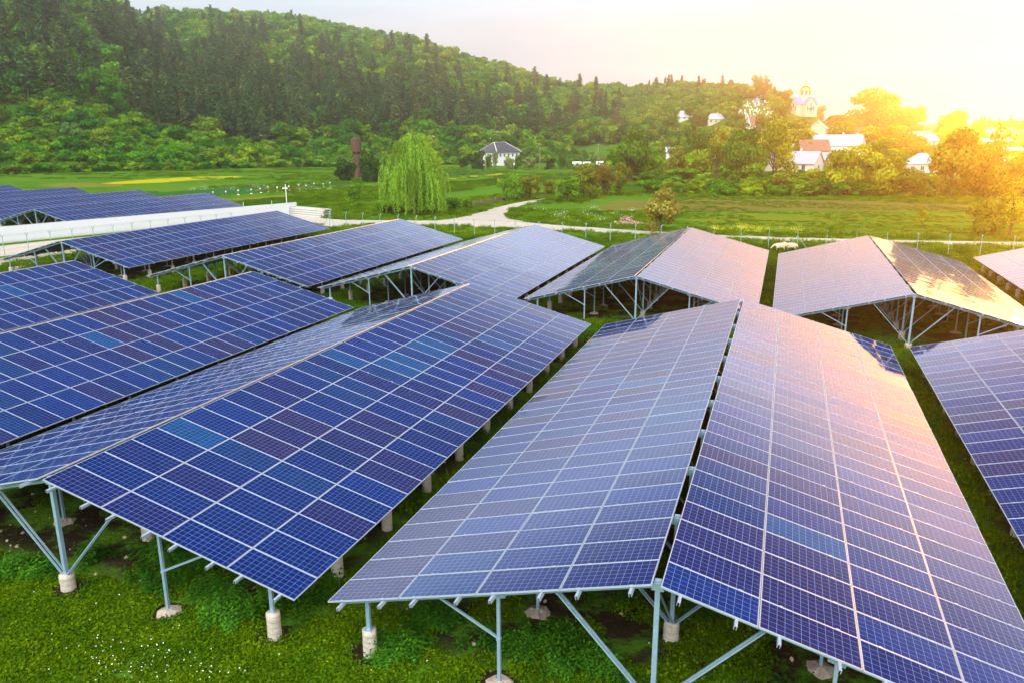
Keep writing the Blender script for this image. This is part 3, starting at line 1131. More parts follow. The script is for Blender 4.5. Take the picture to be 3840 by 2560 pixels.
def pine_tree(seed, leaf=0.034):
    rg = np.random.default_rng(seed)
    tq = [tube([(0, 0, -0.02), (0, 0, 0.35), (rg.normal() * .008, rg.normal() * .008, 0.98)], [0.014, 0.011, 0.002], 5)]
    Q, K = [], []
    z = rg.uniform(0.20, 0.38)
    while z < 0.99:
        f = (z - 0.2) / 0.8
        L = (0.155 * (1 - f) ** 0.75 + 0.018) * rg.uniform(0.7, 1.2)
        nb = rg.integers(4, 7)
        a0 = rg.uniform(0, 6.28)
        for k in range(nb):
            if rg.uniform() < 0.15:
                continue
            a = a0 + k * 2 * np.pi / nb + rg.normal() * 0.25
            l = L * rg.uniform(0.65, 1.25)
            d = np.array([math.cos(a), math.sin(a), -0.12 + 0.35 * f])
            n = max(5, int(22 * l / 0.12))
            tt = rg.uniform(0.15, 1.0, n)
            p = np.array([0, 0, z]) + d * (tt * l)[:, None] + rg.normal(size=(n, 3)) * np.array([0.014, 0.014, 0.009])
            N = rg.normal(size=(n, 3)) * 0.5 + [0, 0, 0.9]
            Q.append(leaf_quads(p, leaf * rg.uniform(0.6, 1.2, n), 0, rg, 0.55, N))
            K.append(np.ones((n, 3)) * rg.uniform(0.72, 1.25) * rg.uniform(0.8, 1.2, (n, 1)))
        z += rg.uniform(0.028, 0.05)
    return np.concatenate(tq), np.concatenate(Q), np.concatenate(K)


DECID = foliage('broadleaf_wood', 'random', [(0.0, (0.036, 0.170, 0.012)), (0.2, (0.070, 0.260, 0.012)), (0.45, (0.110, 0.330, 0.010)), (0.65, (0.190, 0.385, 0.008)),
                                             (0.8, (0.17, 0.290, 0.018)), (0.92, (0.30, 0.45, 0.010)), (1.0, (0.15, 0.30, 0.09))], 0.45)
PINE = foliage('pine_needles', 'random', [(0.0, (0.045, 0.135, 0.040)), (0.5, (0.080, 0.190, 0.055)), (0.85, (0.130, 0.220, 0.065)), (1.0, (0.175, 0.215, 0.065))], 0.35)


def fuse(name, tq, q, k, bark, leafm):
    V = np.concatenate([tq.reshape(-1, 3), q.reshape(-1, 3)])
    col = np.concatenate([np.ones((len(tq), 3)), k])
    mi = np.concatenate([np.zeros(len(tq)), np.ones(len(q))])
    return quads(name, V, [bark, leafm], col, mi)


DEC_MESH = [fuse('broadleaf_tree', *round_tree(100 + i, 13, 90, 0.05, wid=0.40 + 0.05 * (i % 3), low=0.12), M['bark'], DECID) for i in range(7)]
PINE_MESH = [fuse('pine_tree', *pine_tree(200 + i), M['pine_bark'], PINE) for i in range(6)]


def scatter(name, meshes, P, rot, scl, idx, label, cat):
    """one 'stuff' object: geometry nodes put the prototypes on the points"""
    coll = bpy.data.collections.new(name + '_kinds')
    for i, m in enumerate(meshes):
        o = bpy.data.objects.new('%s_kind_%02d' % (name, i), m)
        coll.objects.link(o)
    me = bpy.data.meshes.new(name)
    P = np.asarray(P, np.float32)
    me.vertices.add(len(P))
    me.vertices.foreach_set('co', P.ravel())
    a = me.attributes.new('rot', 'FLOAT_VECTOR', 'POINT')
    a.data.foreach_set('vector', np.asarray(rot, np.float32).ravel())
    a = me.attributes.new('scl', 'FLOAT_VECTOR', 'POINT')
    a.data.foreach_set('vector', np.asarray(scl, np.float32).ravel())
    a = me.attributes.new('idx', 'INT', 'POINT')
    a.data.foreach_set('value', np.asarray(idx, np.int32))
    me.update()
    o = obj(name, me)
    ng = bpy.data.node_groups.new(name + '_scatter', 'GeometryNodeTree')
    ng.interface.new_socket('Geometry', in_out='INPUT', socket_type='NodeSocketGeometry')
    ng.interface.new_socket('Geometry', in_out='OUTPUT', socket_type='NodeSocketGeometry')
    gi = ng.nodes.new('NodeGroupInput')
    go = ng.nodes.new('NodeGroupOutput')
    ci = ng.nodes.new('GeometryNodeCollectionInfo')
    ci.inputs['Collection'].default_value = coll
    ci.inputs['Separate Children'].default_value = True
    ci.inputs['Reset Children'].default_value = True
    ip = ng.nodes.new('GeometryNodeInstanceOnPoints')
    ip.inputs['Pick Instance'].default_value = True

    def attr(nm, ty):
        nd = ng.nodes.new('GeometryNodeInputNamedAttribute')
        nd.data_type = ty
        nd.inputs['Name'].default_value = nm
        return nd.outputs['Attribute']
    L = ng.links
    L.new(gi.outputs[0], ip.inputs['Points'])
    L.new(ci.outputs[0], ip.inputs['Instance'])
    L.new(attr('idx', 'INT'), ip.inputs['Instance Index'])
    er = ng.nodes.new('FunctionNodeEulerToRotation')
    L.new(attr('rot', 'FLOAT_VECTOR'), er.inputs[0])
    L.new(er.outputs[0], ip.inputs['Rotation'])
    L.new(attr('scl', 'FLOAT_VECTOR'), ip.inputs['Scale'])
    L.new(ip.outputs[0], go.inputs[0])
    md = o.modifiers.new('scatter', 'NODES')
    md.node_group = ng
    return tag(o, label, cat, None, 'stuff')


# ---- hillside forest
g_ = 5.9
xx, yy = np.meshgrid(np.arange(-760, 330, g_), np.arange(120, 960, g_))
fx = (xx + rng.uniform(-0.45, 0.45, xx.shape) * g_).ravel()
fy_ = (yy + rng.uniform(-0.45, 0.45, yy.shape) * g_).ravel()
faz = np.degrees(np.arctan2(fx, fy_))
fr = np.hypot(fx, fy_)
fz = terrain(fx, fy_)
R0i = np.interp(faz, _T[:, 0], _T[:, 1])
Rci = np.interp(faz, _T[:, 0], _T[:, 2])
zci = np.interp(faz, _T[:, 0], _T[:, 3])
px, py, pd = project(np.stack([fx, fy_, fz], -1))
hill = px < 2330
keep = (faz > -58) & (faz < 16.5) & (fr > np.where(hill, R0i - 6 - 16 * (px < 1100), 235)) & (fr < Rci + 25) & (pd > 50)
village = px > 2560
dens = np.where(hill, 1.0, np.where(px < 2780, 0.9, np.where(px < 3080, 0.75, 0.62)))
dens = np.where(~hill & (fr > Rci - 60), 0.95, dens)
keep &= rng.uniform(size=fx.shape) < dens
# cemetery clearing and church terrace
keep &= ~((px > 2765) & (px < 2905) & (py > 372) & (py < 452) & (fr < Rci - 45))
keep &= ~((px > 2950) & (px < 3120) & (py > 420) & (py < 470))
keep &= ~((px > 3000) & (fr > 640) & (px < 3075))
keep &= ~((px > 2150) & (px < 2420) & (py > 545) & (py < 612))
KEEP_CLEAR = [(2540, 428, 2600, 456), (2650, 434, 2712, 470), (2800, 460, 2836, 492), (2862, 460, 2888, 490), (2762, 372, 2905, 450), (2960, 330, 3062, 448), (3062, 405, 3150, 442),
              (3038, 470, 3096, 505), (3198, 480, 3244, 514), (3262, 468, 3332, 504), (3405, 462, 3515, 505), (3580, 466, 3640, 500), (3695, 484, 3790, 512), (3775, 490, 3845, 535),
              (3430, 512, 3512, 545), (3400, 590, 3500, 625), (3030, 498, 3225, 588), (2890, 558, 3062, 645), (3636, 518, 3840, 606), (3060, 560, 3120, 620), (2498, 560, 2548, 592), (2945, 520, 2972, 552)]
topy = CAM_H + 0 * fz
tpx, tpy, _q = project(np.stack([fx, fy_, fz + 9.0], -1))
hw_px = 4.5 / np.maximum(fr, 1) * F_PX
for bx0, by0, bx1, by1 in KEEP_CLEAR:
    keep &= ~((px > 2400) & (px + hw_px > bx0) & (px - hw_px < bx1) & (tpy < by1) & (py > by0 + 0.75 * (by1 - by0)))
fx, fy_, fz, px, py, fr, faz = [a[keep] for a in (fx, fy_, fz, px, py, fr, faz)]
R0k, Rck, zck = R0i[keep], Rci[keep], zci[keep]
tt = (fr - R0k) / (Rck - R0k)
patch = np.sin(fx * 0.021 + 1.3) + np.sin(fy_ * 0.027 - fx * 0.012) + rng.normal(size=fx.shape) * 0.5
pp = np.where(px < 1000, 0.80 + 0.25 * np.sign(patch), np.where(px < 1500, 0.42 + 0.33 * np.sign(patch), np.where(px < 2330, 0.45 + 0.25 * np.sign(patch), np.where(px < 2480, 0.03, 0.0))))
pp = np.where(tt < np.where(px < 1000, 0.085, 0.15), 0.03, pp)
pp = np.where((px > 620) & (px < 800) & (py < 330) & (fr > 505), 0.1, pp)
pp = np.where((px > 300) & (px < 470) & (py > 250) & (py < 460), 0.12, pp)
pp = np.where((px > 1000) & (tt > 0.50), pp * 0.18, pp)
pp = np.where((px > 600) & (tt > 0.8), 0.05, pp)
pp = np.where((px > 250) & (px < 640) & (py < 150), 0.25, pp)
isp = rng.uniform(size=fx.shape) < pp
hgt = np.where(isp, rng.uniform(17, 26, fx.shape), rng.uniform(10, 16, fx.shape))
hgt = np.where((tt < np.where(px < 1000, 0.08, 0.14)) & (px < 2330), rng.uniform(5.5, 11, fx.shape), hgt)
hgt = np.where(~isp & (px > 2330), rng.uniform(6, 11, fx.shape), hgt)
hgt = np.where(isp & (tt > 0.75) & (px > 500), hgt * 0.68, hgt)
wid = np.where(isp, hgt * rng.uniform(0.85, 1.2, fx.shape), hgt * rng.uniform(0.9, 1.3, fx.shape))
size = hgt / fr
order = np.lexsort((-size,))


def pick(mask, n):
    c = np.where(mask & (px > -60) & (px < 3900))[0]
    # foremost first: near the foot of the slope, or tall for their distance
    sc = size[c] * (1.0 + 0.6 * np.clip(1 - tt[c] * 1.5, 0, 1))
    return c[np.argsort(-sc)][:n]


ind_p, ind_d = pick(isp, 250), pick(~isp, 250)
for ids, meshes, nm, lb, grp in ((ind_p, PINE_MESH, 'pine_tree', 'tall dark pine standing in the wooded hillside', 'pines on the hillside'),
                                 (ind_d, DEC_MESH, 'broadleaf_tree', 'bushy green broadleaf tree in the wooded hillside', 'broadleaf trees on the hillside')):
    for i in ids:
        o = obj(nm, meshes[rnd.randrange(len(meshes))], None, (fx[i], fy_[i], fz[i] - 0.3), rnd.uniform(0, 6.28))
        o.scale = (wid[i], wid[i], hgt[i])
        tag(o, lb, 'tree', grp)
rest = np.ones(len(fx), bool)
rest[ind_p] = False
rest[ind_d] = False
idx = np.where(isp, rng.integers(len(DEC_MESH), len(DEC_MESH) + len(PINE_MESH), len(fx)), rng.integers(0, len(DEC_MESH), len(fx)))
rt = np.zeros((len(fx), 3))
rt[:, 2] = rng.uniform(0, 6.28, len(fx))
scatter('forest', DEC_MESH + PINE_MESH, np.stack([fx, fy_, fz - 0.3], -1)[rest], rt[rest], np.stack([wid, wid, hgt], -1)[rest], idx[rest],
        'mixed pine and broadleaf forest covering the hills', 'forest')
# low scrub closing the wood's edge
sn_ = 4200
saz = rng.uniform(-57, -13, sn_)
sr = np.interp(saz, _T[:, 0], _T[:, 1]) + rng.uniform(-26, 22, sn_) - 10 * (saz < -40)
saz[1500:] = rng.uniform(-58, -30, 2700)
sr[1500:] = rng.uniform(392, 512, 2700)
sx, sy = sr * np.sin(np.radians(saz)), sr * np.cos(np.radians(saz))
sh = rng.uniform(2.0, 5.0, sn_)
sh[1500:] *= 1.2
rt = np.zeros((sn_, 3))
rt[:, 2] = rng.uniform(0, 6.28, sn_)
scatter('scrub', DEC_MESH, np.stack([sx, sy, terrain(sx, sy) - 0.5], -1), rt, np.stack([sh * 1.4, sh * 1.4, sh], -1), rng.integers(0, len(DEC_MESH), sn_),
        'low green scrub along the foot of the wooded hill', 'scrub')

hp = []
for _ in range(420):
    q = rng.uniform(2420, 3900)
    hp.append(G(q, rng.uniform(690, 738) - (10 if q < 2700 else 0)))
hx2, hy2 = np.array(hp).T
hh2 = rng.uniform(1.6, 4.2, len(hx2))
rt = np.zeros((len(hx2), 3))
rt[:, 2] = rng.uniform(0, 6.28, len(hx2))
scatter('hedge_scrub', DEC_MESH, np.stack([hx2, hy2, terrain(hx2, hy2) - 0.4], -1), rt, np.stack([hh2 * 1.5, hh2 * 1.5, hh2], -1), rng.integers(0, len(DEC_MESH), len(hx2)),
        'low tangled scrub filling the hedge row beyond the ploughed field', 'scrub')
# ---- single trees and bushes of the valley
TREE_KIND = {
    'round': [round_tree(300 + i, 22, 170, 0.034, trunk=0.1, wid=0.44, low=0.10) for i in range(4)],
    'bush': [round_tree(320 + i, 18, 170, 0.040, trunk=0.05, wid=0.46, low=0.04) for i in range(4)],
    'airy': [round_tree(340 + i, 15, 70, 0.030, trunk=0.30, wid=0.36, low=0.34) for i in range(3)],
    'slim': [round_tree(360 + i, 14, 120, 0.032, trunk=0.1, wid=0.26, low=0.10) for i in range(3)],
    'spruce': [pine_tree(380 + i, 0.034) for i in range(2)],
}
TM = {}
for k, L_ in TREE_KIND.items():
    TM[k] = [(quads('trunk', tq, M['bark'], np.ones((len(tq), 3))), quads('crown', q, LEAF, c)) for tq, q, c in L_]
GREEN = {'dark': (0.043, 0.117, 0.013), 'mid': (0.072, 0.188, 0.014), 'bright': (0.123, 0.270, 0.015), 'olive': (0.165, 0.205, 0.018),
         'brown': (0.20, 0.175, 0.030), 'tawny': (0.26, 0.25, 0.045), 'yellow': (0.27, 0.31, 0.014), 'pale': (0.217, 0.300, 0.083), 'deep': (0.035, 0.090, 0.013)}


def plant(name, label, cat, kind, px, base, top, wpx, hue, group=None, ground=None):
    x, y, z = hit(px, base) if ground is None else (*G(px, base), 0.0)
    d = math.hypot(x, y)
    h = (base - top) / F_PX * d * 1.03
    w_ = wpx / F_PX * d
    t = thing(name, label, cat, (x, y, z - 0.1), rnd.uniform(0, 6.28), group)
    tm, cm = TM[kind][rnd.randrange(len(TM[kind]))]
    co = np.empty(len(cm.vertices) * 3, np.float32)
    cm.vertices.foreach_get('co', co)
    co = co.reshape(-1, 3)
    base_w = 2 * np.percentile(np.hypot(co[:, 0], co[:, 1]), 97)
    h /= np.percentile(co[:, 2], 99.5)
    for m, nm in ((tm, 'trunk'), (cm, 'crown')):
        o = obj(nm, m, t)
        o.scale = (w_ / base_w, w_ / base_w, h)
        o.color = (*GREEN[hue], 1.0) if nm == 'crown' else (1, 1, 1, 1)
    return t


PL = [
    # bushes round the water tower, along the fields
    ('bush', 'dark round bush just left of the rusty water tower', 'bush', 'bush', 1297, 680, 606, 76, 'deep'),
    ('bush', 'dark tall bush between the water tower and the willow', 'bush', 'bush', 1395, 684, 584, 84, 'deep'),
    ('sapling', 'upright bright sapling in the field, left of the willow', 'sapling', 'slim', 1327, 774, 686, 66, 'bright'),
    ('bush', 'low green bush at the right foot of the willow', 'bush', 'bush', 1700, 792, 746, 60, 'mid'),
    ('bush', 'small round bright bush between the willow and the brown garden fence', 'bush', 'bush', 1752, 784, 745, 42, 'bright'),
    ('bush', 'dark weeds and bush under the left side of the willow', 'bush', 'bush', 1470, 806, 770, 90, 'deep'),
    # round the white house
    ('bush', 'dark wide bush in front of the left wall of the white house', 'bush', 'bush', 1787, 634, 572, 66, 'dark'),
    ('bush', 'dark bush farther left of the white house', 'bush', 'bush', 1737, 632, 592, 40, 'dark'),
    ('sapling', 'slim pale sapling at the corner of the white house', 'sapling', 'slim', 1857, 638, 565, 26, 'pale'),
    ('bush', 'bush beside the utility pole left of the white house', 'bush', 'bush', 1832, 640, 585, 28, 'mid'),
    ('bush', 'pale bush before the front windows of the white house', 'bush', 'bush', 1912, 636, 592, 36, 'pale'),
    ('bush', 'green bush at the right end of the white house', 'bush', 'bush', 1944, 635, 586, 30, 'mid'),
    ('bush', 'whitish blossoming bush right of the white house', 'bush', 'bush', 1986, 637, 592, 48, 'pale'),
    ('bush', 'dark olive bush right of the second utility pole', 'bush', 'bush', 2065, 636, 597, 42, 'deep'),
    ('sapling', 'young tree with a bare stem between the two utility poles', 'tree', 'round', 2108, 638, 575, 32, 'mid'),
    ('bush', 'round yellow-green bush before the greenhouse sheets', 'bush', 'bush', 2134, 636, 595, 32, 'bright'),
    ('bush', 'leafy bush behind the house, right of its roof', 'bush', 'bush', 1975, 612, 560, 52, 'mid'),
    # by the fork of the road
    ('bush', 'fresh green spreading bush at the left end of the row by the garden fence', 'bush', 'bush', 1915, 755, 664, 88, 'bright'),
    ('bush', 'olive bush next to the fresh green one by the garden fence', 'bush', 'bush', 1988, 752, 664, 76, 'olive'),
    ('bush', 'small olive tree before the bare soil patch', 'bush', 'round', 2058, 733, 677, 46, 'olive'),
    ('bush', 'bright green rounded bush standing at the road fork', 'bush', 'bush', 2128, 758, 672, 96, 'bright'),
    ('orchard_tree', 'olive brown tree with a dark stem, leftmost of the three by the ploughed field', 'tree', 'round', 2190, 746, 622, 108, 'olive'),
    ('orchard_tree', 'olive brown tree in the middle of the three by the ploughed field', 'tree', 'round', 2262, 736, 622, 84, 'brown'),
    ('orchard_tree', 'olive brown tree, rightmost of the three by the ploughed field', 'tree', 'round', 2325, 733, 620, 76, 'olive'),
    ('broadleaf_tree', 'tall full green tree rising behind the three olive brown trees', 'tree', 'round', 2366, 684, 500, 132, 'mid'),
    ('bush', 'small bush left of the tall full green tree', 'bush', 'bush', 2278, 640, 588, 36, 'olive'),
    ('bush', 'wispy brown-green shrub standing between the road and the second-row tables', 'shrub', 'round', 2475, 884, 722, 136, 'tawny'),
    # hedge row at the far edge of the ploughed field
    ('bush', 'low green bush at the left start of the hedge row', 'bush', 'bush', 2440, 700, 640, 90, 'mid'),
    ('bush', 'wide low green bush in the hedge row left of the thin-trunked tree', 'bush', 'bush', 2550, 702, 638, 130, 'bright'),
    ('broadleaf_tree', 'olive tree behind the wide low bush in the hedge row', 'tree', 'round', 2530, 690, 562, 80, 'olive'),
    ('broadleaf_tree', 'large round yellow-green tree behind the hedge row', 'tree', 'round', 2603, 665, 500, 104, 'mid'),
    ('broadleaf_tree', 'airy tree with a thin straight dark trunk in the hedge row', 'tree', 'airy', 2682, 704, 540, 92, 'olive'),
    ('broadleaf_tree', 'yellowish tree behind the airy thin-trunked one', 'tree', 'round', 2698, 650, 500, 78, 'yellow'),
    ('broadleaf_tree', 'big dense tree in the hedge row left of the low white-roofed house', 'tree', 'round', 2778, 706, 514, 134, 'mid'),
    ('bush', 'yellow-green bush at the foot of the big dense tree', 'bush', 'bush', 2832, 708, 618, 90, 'bright'),
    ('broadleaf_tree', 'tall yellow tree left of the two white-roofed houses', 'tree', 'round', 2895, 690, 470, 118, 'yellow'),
    ('bush', 'wide bush below the low white-roofed house', 'bush', 'bush', 2935, 730, 655, 120, 'olive'),
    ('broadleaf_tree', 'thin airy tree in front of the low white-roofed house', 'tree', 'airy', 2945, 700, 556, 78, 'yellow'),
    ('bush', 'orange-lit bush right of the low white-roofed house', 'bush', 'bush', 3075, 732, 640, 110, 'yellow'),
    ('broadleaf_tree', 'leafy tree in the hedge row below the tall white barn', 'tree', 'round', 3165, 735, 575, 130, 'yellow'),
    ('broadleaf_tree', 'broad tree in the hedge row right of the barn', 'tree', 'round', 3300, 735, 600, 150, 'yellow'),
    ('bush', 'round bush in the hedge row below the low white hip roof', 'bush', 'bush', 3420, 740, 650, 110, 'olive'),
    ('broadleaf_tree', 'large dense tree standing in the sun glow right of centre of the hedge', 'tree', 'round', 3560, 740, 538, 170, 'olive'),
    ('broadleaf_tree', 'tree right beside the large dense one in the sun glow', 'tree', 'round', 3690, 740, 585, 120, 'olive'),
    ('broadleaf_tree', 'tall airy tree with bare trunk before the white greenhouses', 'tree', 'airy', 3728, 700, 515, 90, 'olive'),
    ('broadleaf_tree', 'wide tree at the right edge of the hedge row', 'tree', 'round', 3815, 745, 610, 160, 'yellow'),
    ('sapling', 'bushy vase-shaped sapling by the road at the right', 'sapling', 'bush', 3683, 886, 768, 104, 'olive'),
    ('sapling', 'small tree with a forked bare trunk by the road near the right edge', 'tree', 'airy', 3785, 888, 750, 100, 'yellow'),
    ('sapling', 'thin leaning sapling in the sprouting field', 'sapling', 'slim', 3455, 858, 785, 36, 'yellow'),
    # village trees and skyline
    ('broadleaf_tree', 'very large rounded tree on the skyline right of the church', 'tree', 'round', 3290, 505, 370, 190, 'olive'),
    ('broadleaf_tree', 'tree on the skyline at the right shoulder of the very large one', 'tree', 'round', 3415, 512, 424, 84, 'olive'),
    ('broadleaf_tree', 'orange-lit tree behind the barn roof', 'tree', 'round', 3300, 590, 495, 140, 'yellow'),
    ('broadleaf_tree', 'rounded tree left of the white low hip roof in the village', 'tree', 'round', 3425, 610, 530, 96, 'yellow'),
    ('spruce_tree', 'slim dark spruce above the village roofs at right', 'tree', 'spruce', 3523, 480, 428, 24, 'deep'),
    ('broadleaf_tree', 'full tree behind the village roofs below the spruce', 'tree', 'round', 3560, 520, 440, 100, 'olive'),
    ('spruce_tree', 'tall dark conifer on the ridge left of the cemetery', 'tree', 'spruce', 2738, 352, 282, 40, 'deep'),
    ('broadleaf_tree', 'tall open-crowned tree on the ridge above the cemetery', 'tree', 'airy', 2832, 385, 296, 46, 'olive'),
    ('broadleaf_tree', 'second tall open-crowned tree on the ridge above the cemetery, at right', 'tree', 'airy', 2862, 388, 300, 44, 'olive'),
    ('broadleaf_tree', 'dark tree just right behind the church', 'tree', 'round', 3072, 428, 372, 40, 'olive'),
    ('broadleaf_tree', 'tree just left behind the church', 'tree', 'round', 2938, 418, 352, 50, 'olive'),
    ('broadleaf_tree', 'tree below the church terrace, left of the gabled house', 'tree', 'round', 2985, 530, 462, 80, 'olive'),
    ('broadleaf_tree', 'tree below the church terrace, right of the gabled house', 'tree', 'round', 3130, 505, 448, 70, 'olive'),
    ('broadleaf_tree', 'green tree left of the white hip-roofed hill house', 'tree', 'round', 2610, 500, 430, 80, 'mid'),
    ('broadleaf_tree', 'green tree right of the white hip-roofed hill house', 'tree', 'round', 2755, 520, 440, 90, 'mid'),
    ('broadleaf_tree', 'rounded tree between the two brown gable houses on the hill', 'tree', 'round', 2850, 500, 436, 36, 'olive'),
    ('broadleaf_tree', 'green tree above the blue-roofed shed', 'tree', 'round', 2500, 560, 450, 90, 'mid'),
    ('broadleaf_tree', 'tree left of the barn behind the small blue roof', 'tree', 'round', 2995, 590, 500, 100, 'yellow'),
]
for (nm, lb, ct, kd, px_, ba, to, wp, hu) in PL:
    plant(nm, lb, ct, kd, px_, ba, to, wp, hu)

# ---- the willow
wx, wy = G(1556, 806)
wil = thing('willow_tree', 'big weeping willow with long pale hanging branches beside the gravel road', 'tree', (wx, wy, -0.1))
rg = np.random.default_rng(77)
H_ = 13.8
tq = [tube([(0, 0, 0), (0.15, 0, 2.2), (0.0, 0.1, 4.5)], [0.55, 0.45, 0.38], 9)]
Q, K = [], []
for k in range(40):
    a = k * 2.399 + rg.normal() * 0.2
    f = math.sqrt((k + 0.5) / 40)
    rr_ = 4.9 * f * rg.uniform(0.82, 1.12)
    zt = H_ * (1.0 - 0.50 * f ** 1.7) * rg.uniform(0.90, 1.02)
    tip = np.array([math.cos(a) * rr_ * 0.92, math.sin(a) * rr_ * 0.92, zt])
    tq.append(tube([(0, 0.1, 4.2), tip * [0.35, 0.35, 0.66] + [0, 0, 0.3], tip], [0.2, 0.11, 0.03], 5))
    ns = 24
    tone0 = rg.uniform(0.6, 1.3)
    for s in range(ns):
        aa, ro = rg.uniform(0, 6.28), rg.uniform(0, 1.35)
        st = tip + np.array([math.cos(aa) * ro, math.sin(aa) * ro, rg.uniform(-0.7, 0.45)])
        od = math.atan2(st[1], st[0])
        L = rg.uniform(0.35, 0.98) * (st[2] - 0.4) if rg.uniform() < 0.75 else rg.uniform(1.0, 3.0)
        n = int(8 + L * 7.5)
        q = np.linspace(0, 1, n)
        bow = 0.75 * (1 - np.exp(-q * L / 1.6))
        p = np.stack([st[0] + math.cos(od) * bow, st[1] + math.sin(od) * bow, st[2] + 0.25 * np.sin(np.minimum(q * L, 1.2) * 2.6) - q * L], -1)
        p += rg.normal(size=p.shape) * [0.10, 0.10, 0.05]
        # narrow leaves that hang down
        dn = np.tile([0, 0, 1.0], (n, 1)) + rg.normal(size=(n, 3)) * 0.28
        dn /= np.linalg.norm(dn, axis=1, keepdims=True)
        sd = np.cross(dn, rg.normal(size=(n, 3)))
        sd /= np.linalg.norm(sd, axis=1, keepdims=True)
        l_, w_ = rg.uniform(0.14, 0.26, (n, 1)), rg.uniform(0.045, 0.085, (n, 1))
        Q.append(np.stack([p + dn * l_, p + sd * w_, p - dn * l_, p - sd * w_], 1))
        K.append(np.ones((n, 3)) * tone0 * rg.uniform(0.75, 1.2) * rg.uniform(0.8, 1.2, (n, 1)))
o = obj('trunk', quads('trunk', np.concatenate(tq), M['bark'], np.ones((sum(len(t) for t in tq), 3))), wil)
o = obj('crown', quads('crown', np.concatenate(Q), LEAF, np.concatenate(K)), wil)
o.color = (0.215, 0.385, 0.035, 1.0)

# ------------------------------------------------------------------ buildings
def roof_mat(name, col, seam=0.5):
    m, t, b = new_mat(name)
    co = t.n.new('ShaderNodeTexCoord').outputs['Object']
    x, y, z = t.sep(co)
    rib = t.smooth(t.math('ABSOLUTE', t.math('SUBTRACT', t.math('FRACT', t.math('MULTIPLY', x, 1 / seam)), 0.5)), 0.40, 0.48)
    n = t.noise(co, 0.8, 5, 0.65)
    c = t.mix(n, tuple(k * 0.78 for k in col), tuple(min(1, k * 1.12) for k in col))
    t.put(b.inputs['Base Color'], t.mix(t.math('MULTIPLY', rib, 0.4), c, tuple(k * 0.6 for k in col)))
    b.inputs['Roughness'].default_value = 0.5
    return m


RM = {'slate': roof_mat('slate_roof', (0.075, 0.08, 0.095), 0.4), 'zinc': roof_mat('zinc_roof', (0.38, 0.38, 0.46), 0.7), 'brown': roof_mat('brown_roof', (0.22, 0.11, 0.07), 0.4),
      'grey': roof_mat('grey_roof', (0.42, 0.40, 0.40), 0.6), 'blue': roof_mat('blue_roof', (0.16, 0.22, 0.48), 0.5), 'white': roof_mat('white_roof', (0.55, 0.56, 0.62), 0.6),
      'sky': roof_mat('pale_blue_roof', (0.40, 0.52, 0.62), 0.6)}
WM = {'white': plain('white_plaster', (0.72, 0.71, 0.68), 0.85, 0, 0.08, 0.6), 'cream': plain('cream_plaster', (0.62, 0.54, 0.40), 0.85, 0, 0.1, 0.6),
      'brick': plain('brick_wall', (0.34, 0.17, 0.10), 0.9, 0, 0.2, 2.0), 'pink': plain('pale_render', (0.66, 0.56, 0.48), 0.85, 0, 0.1, 0.6)}


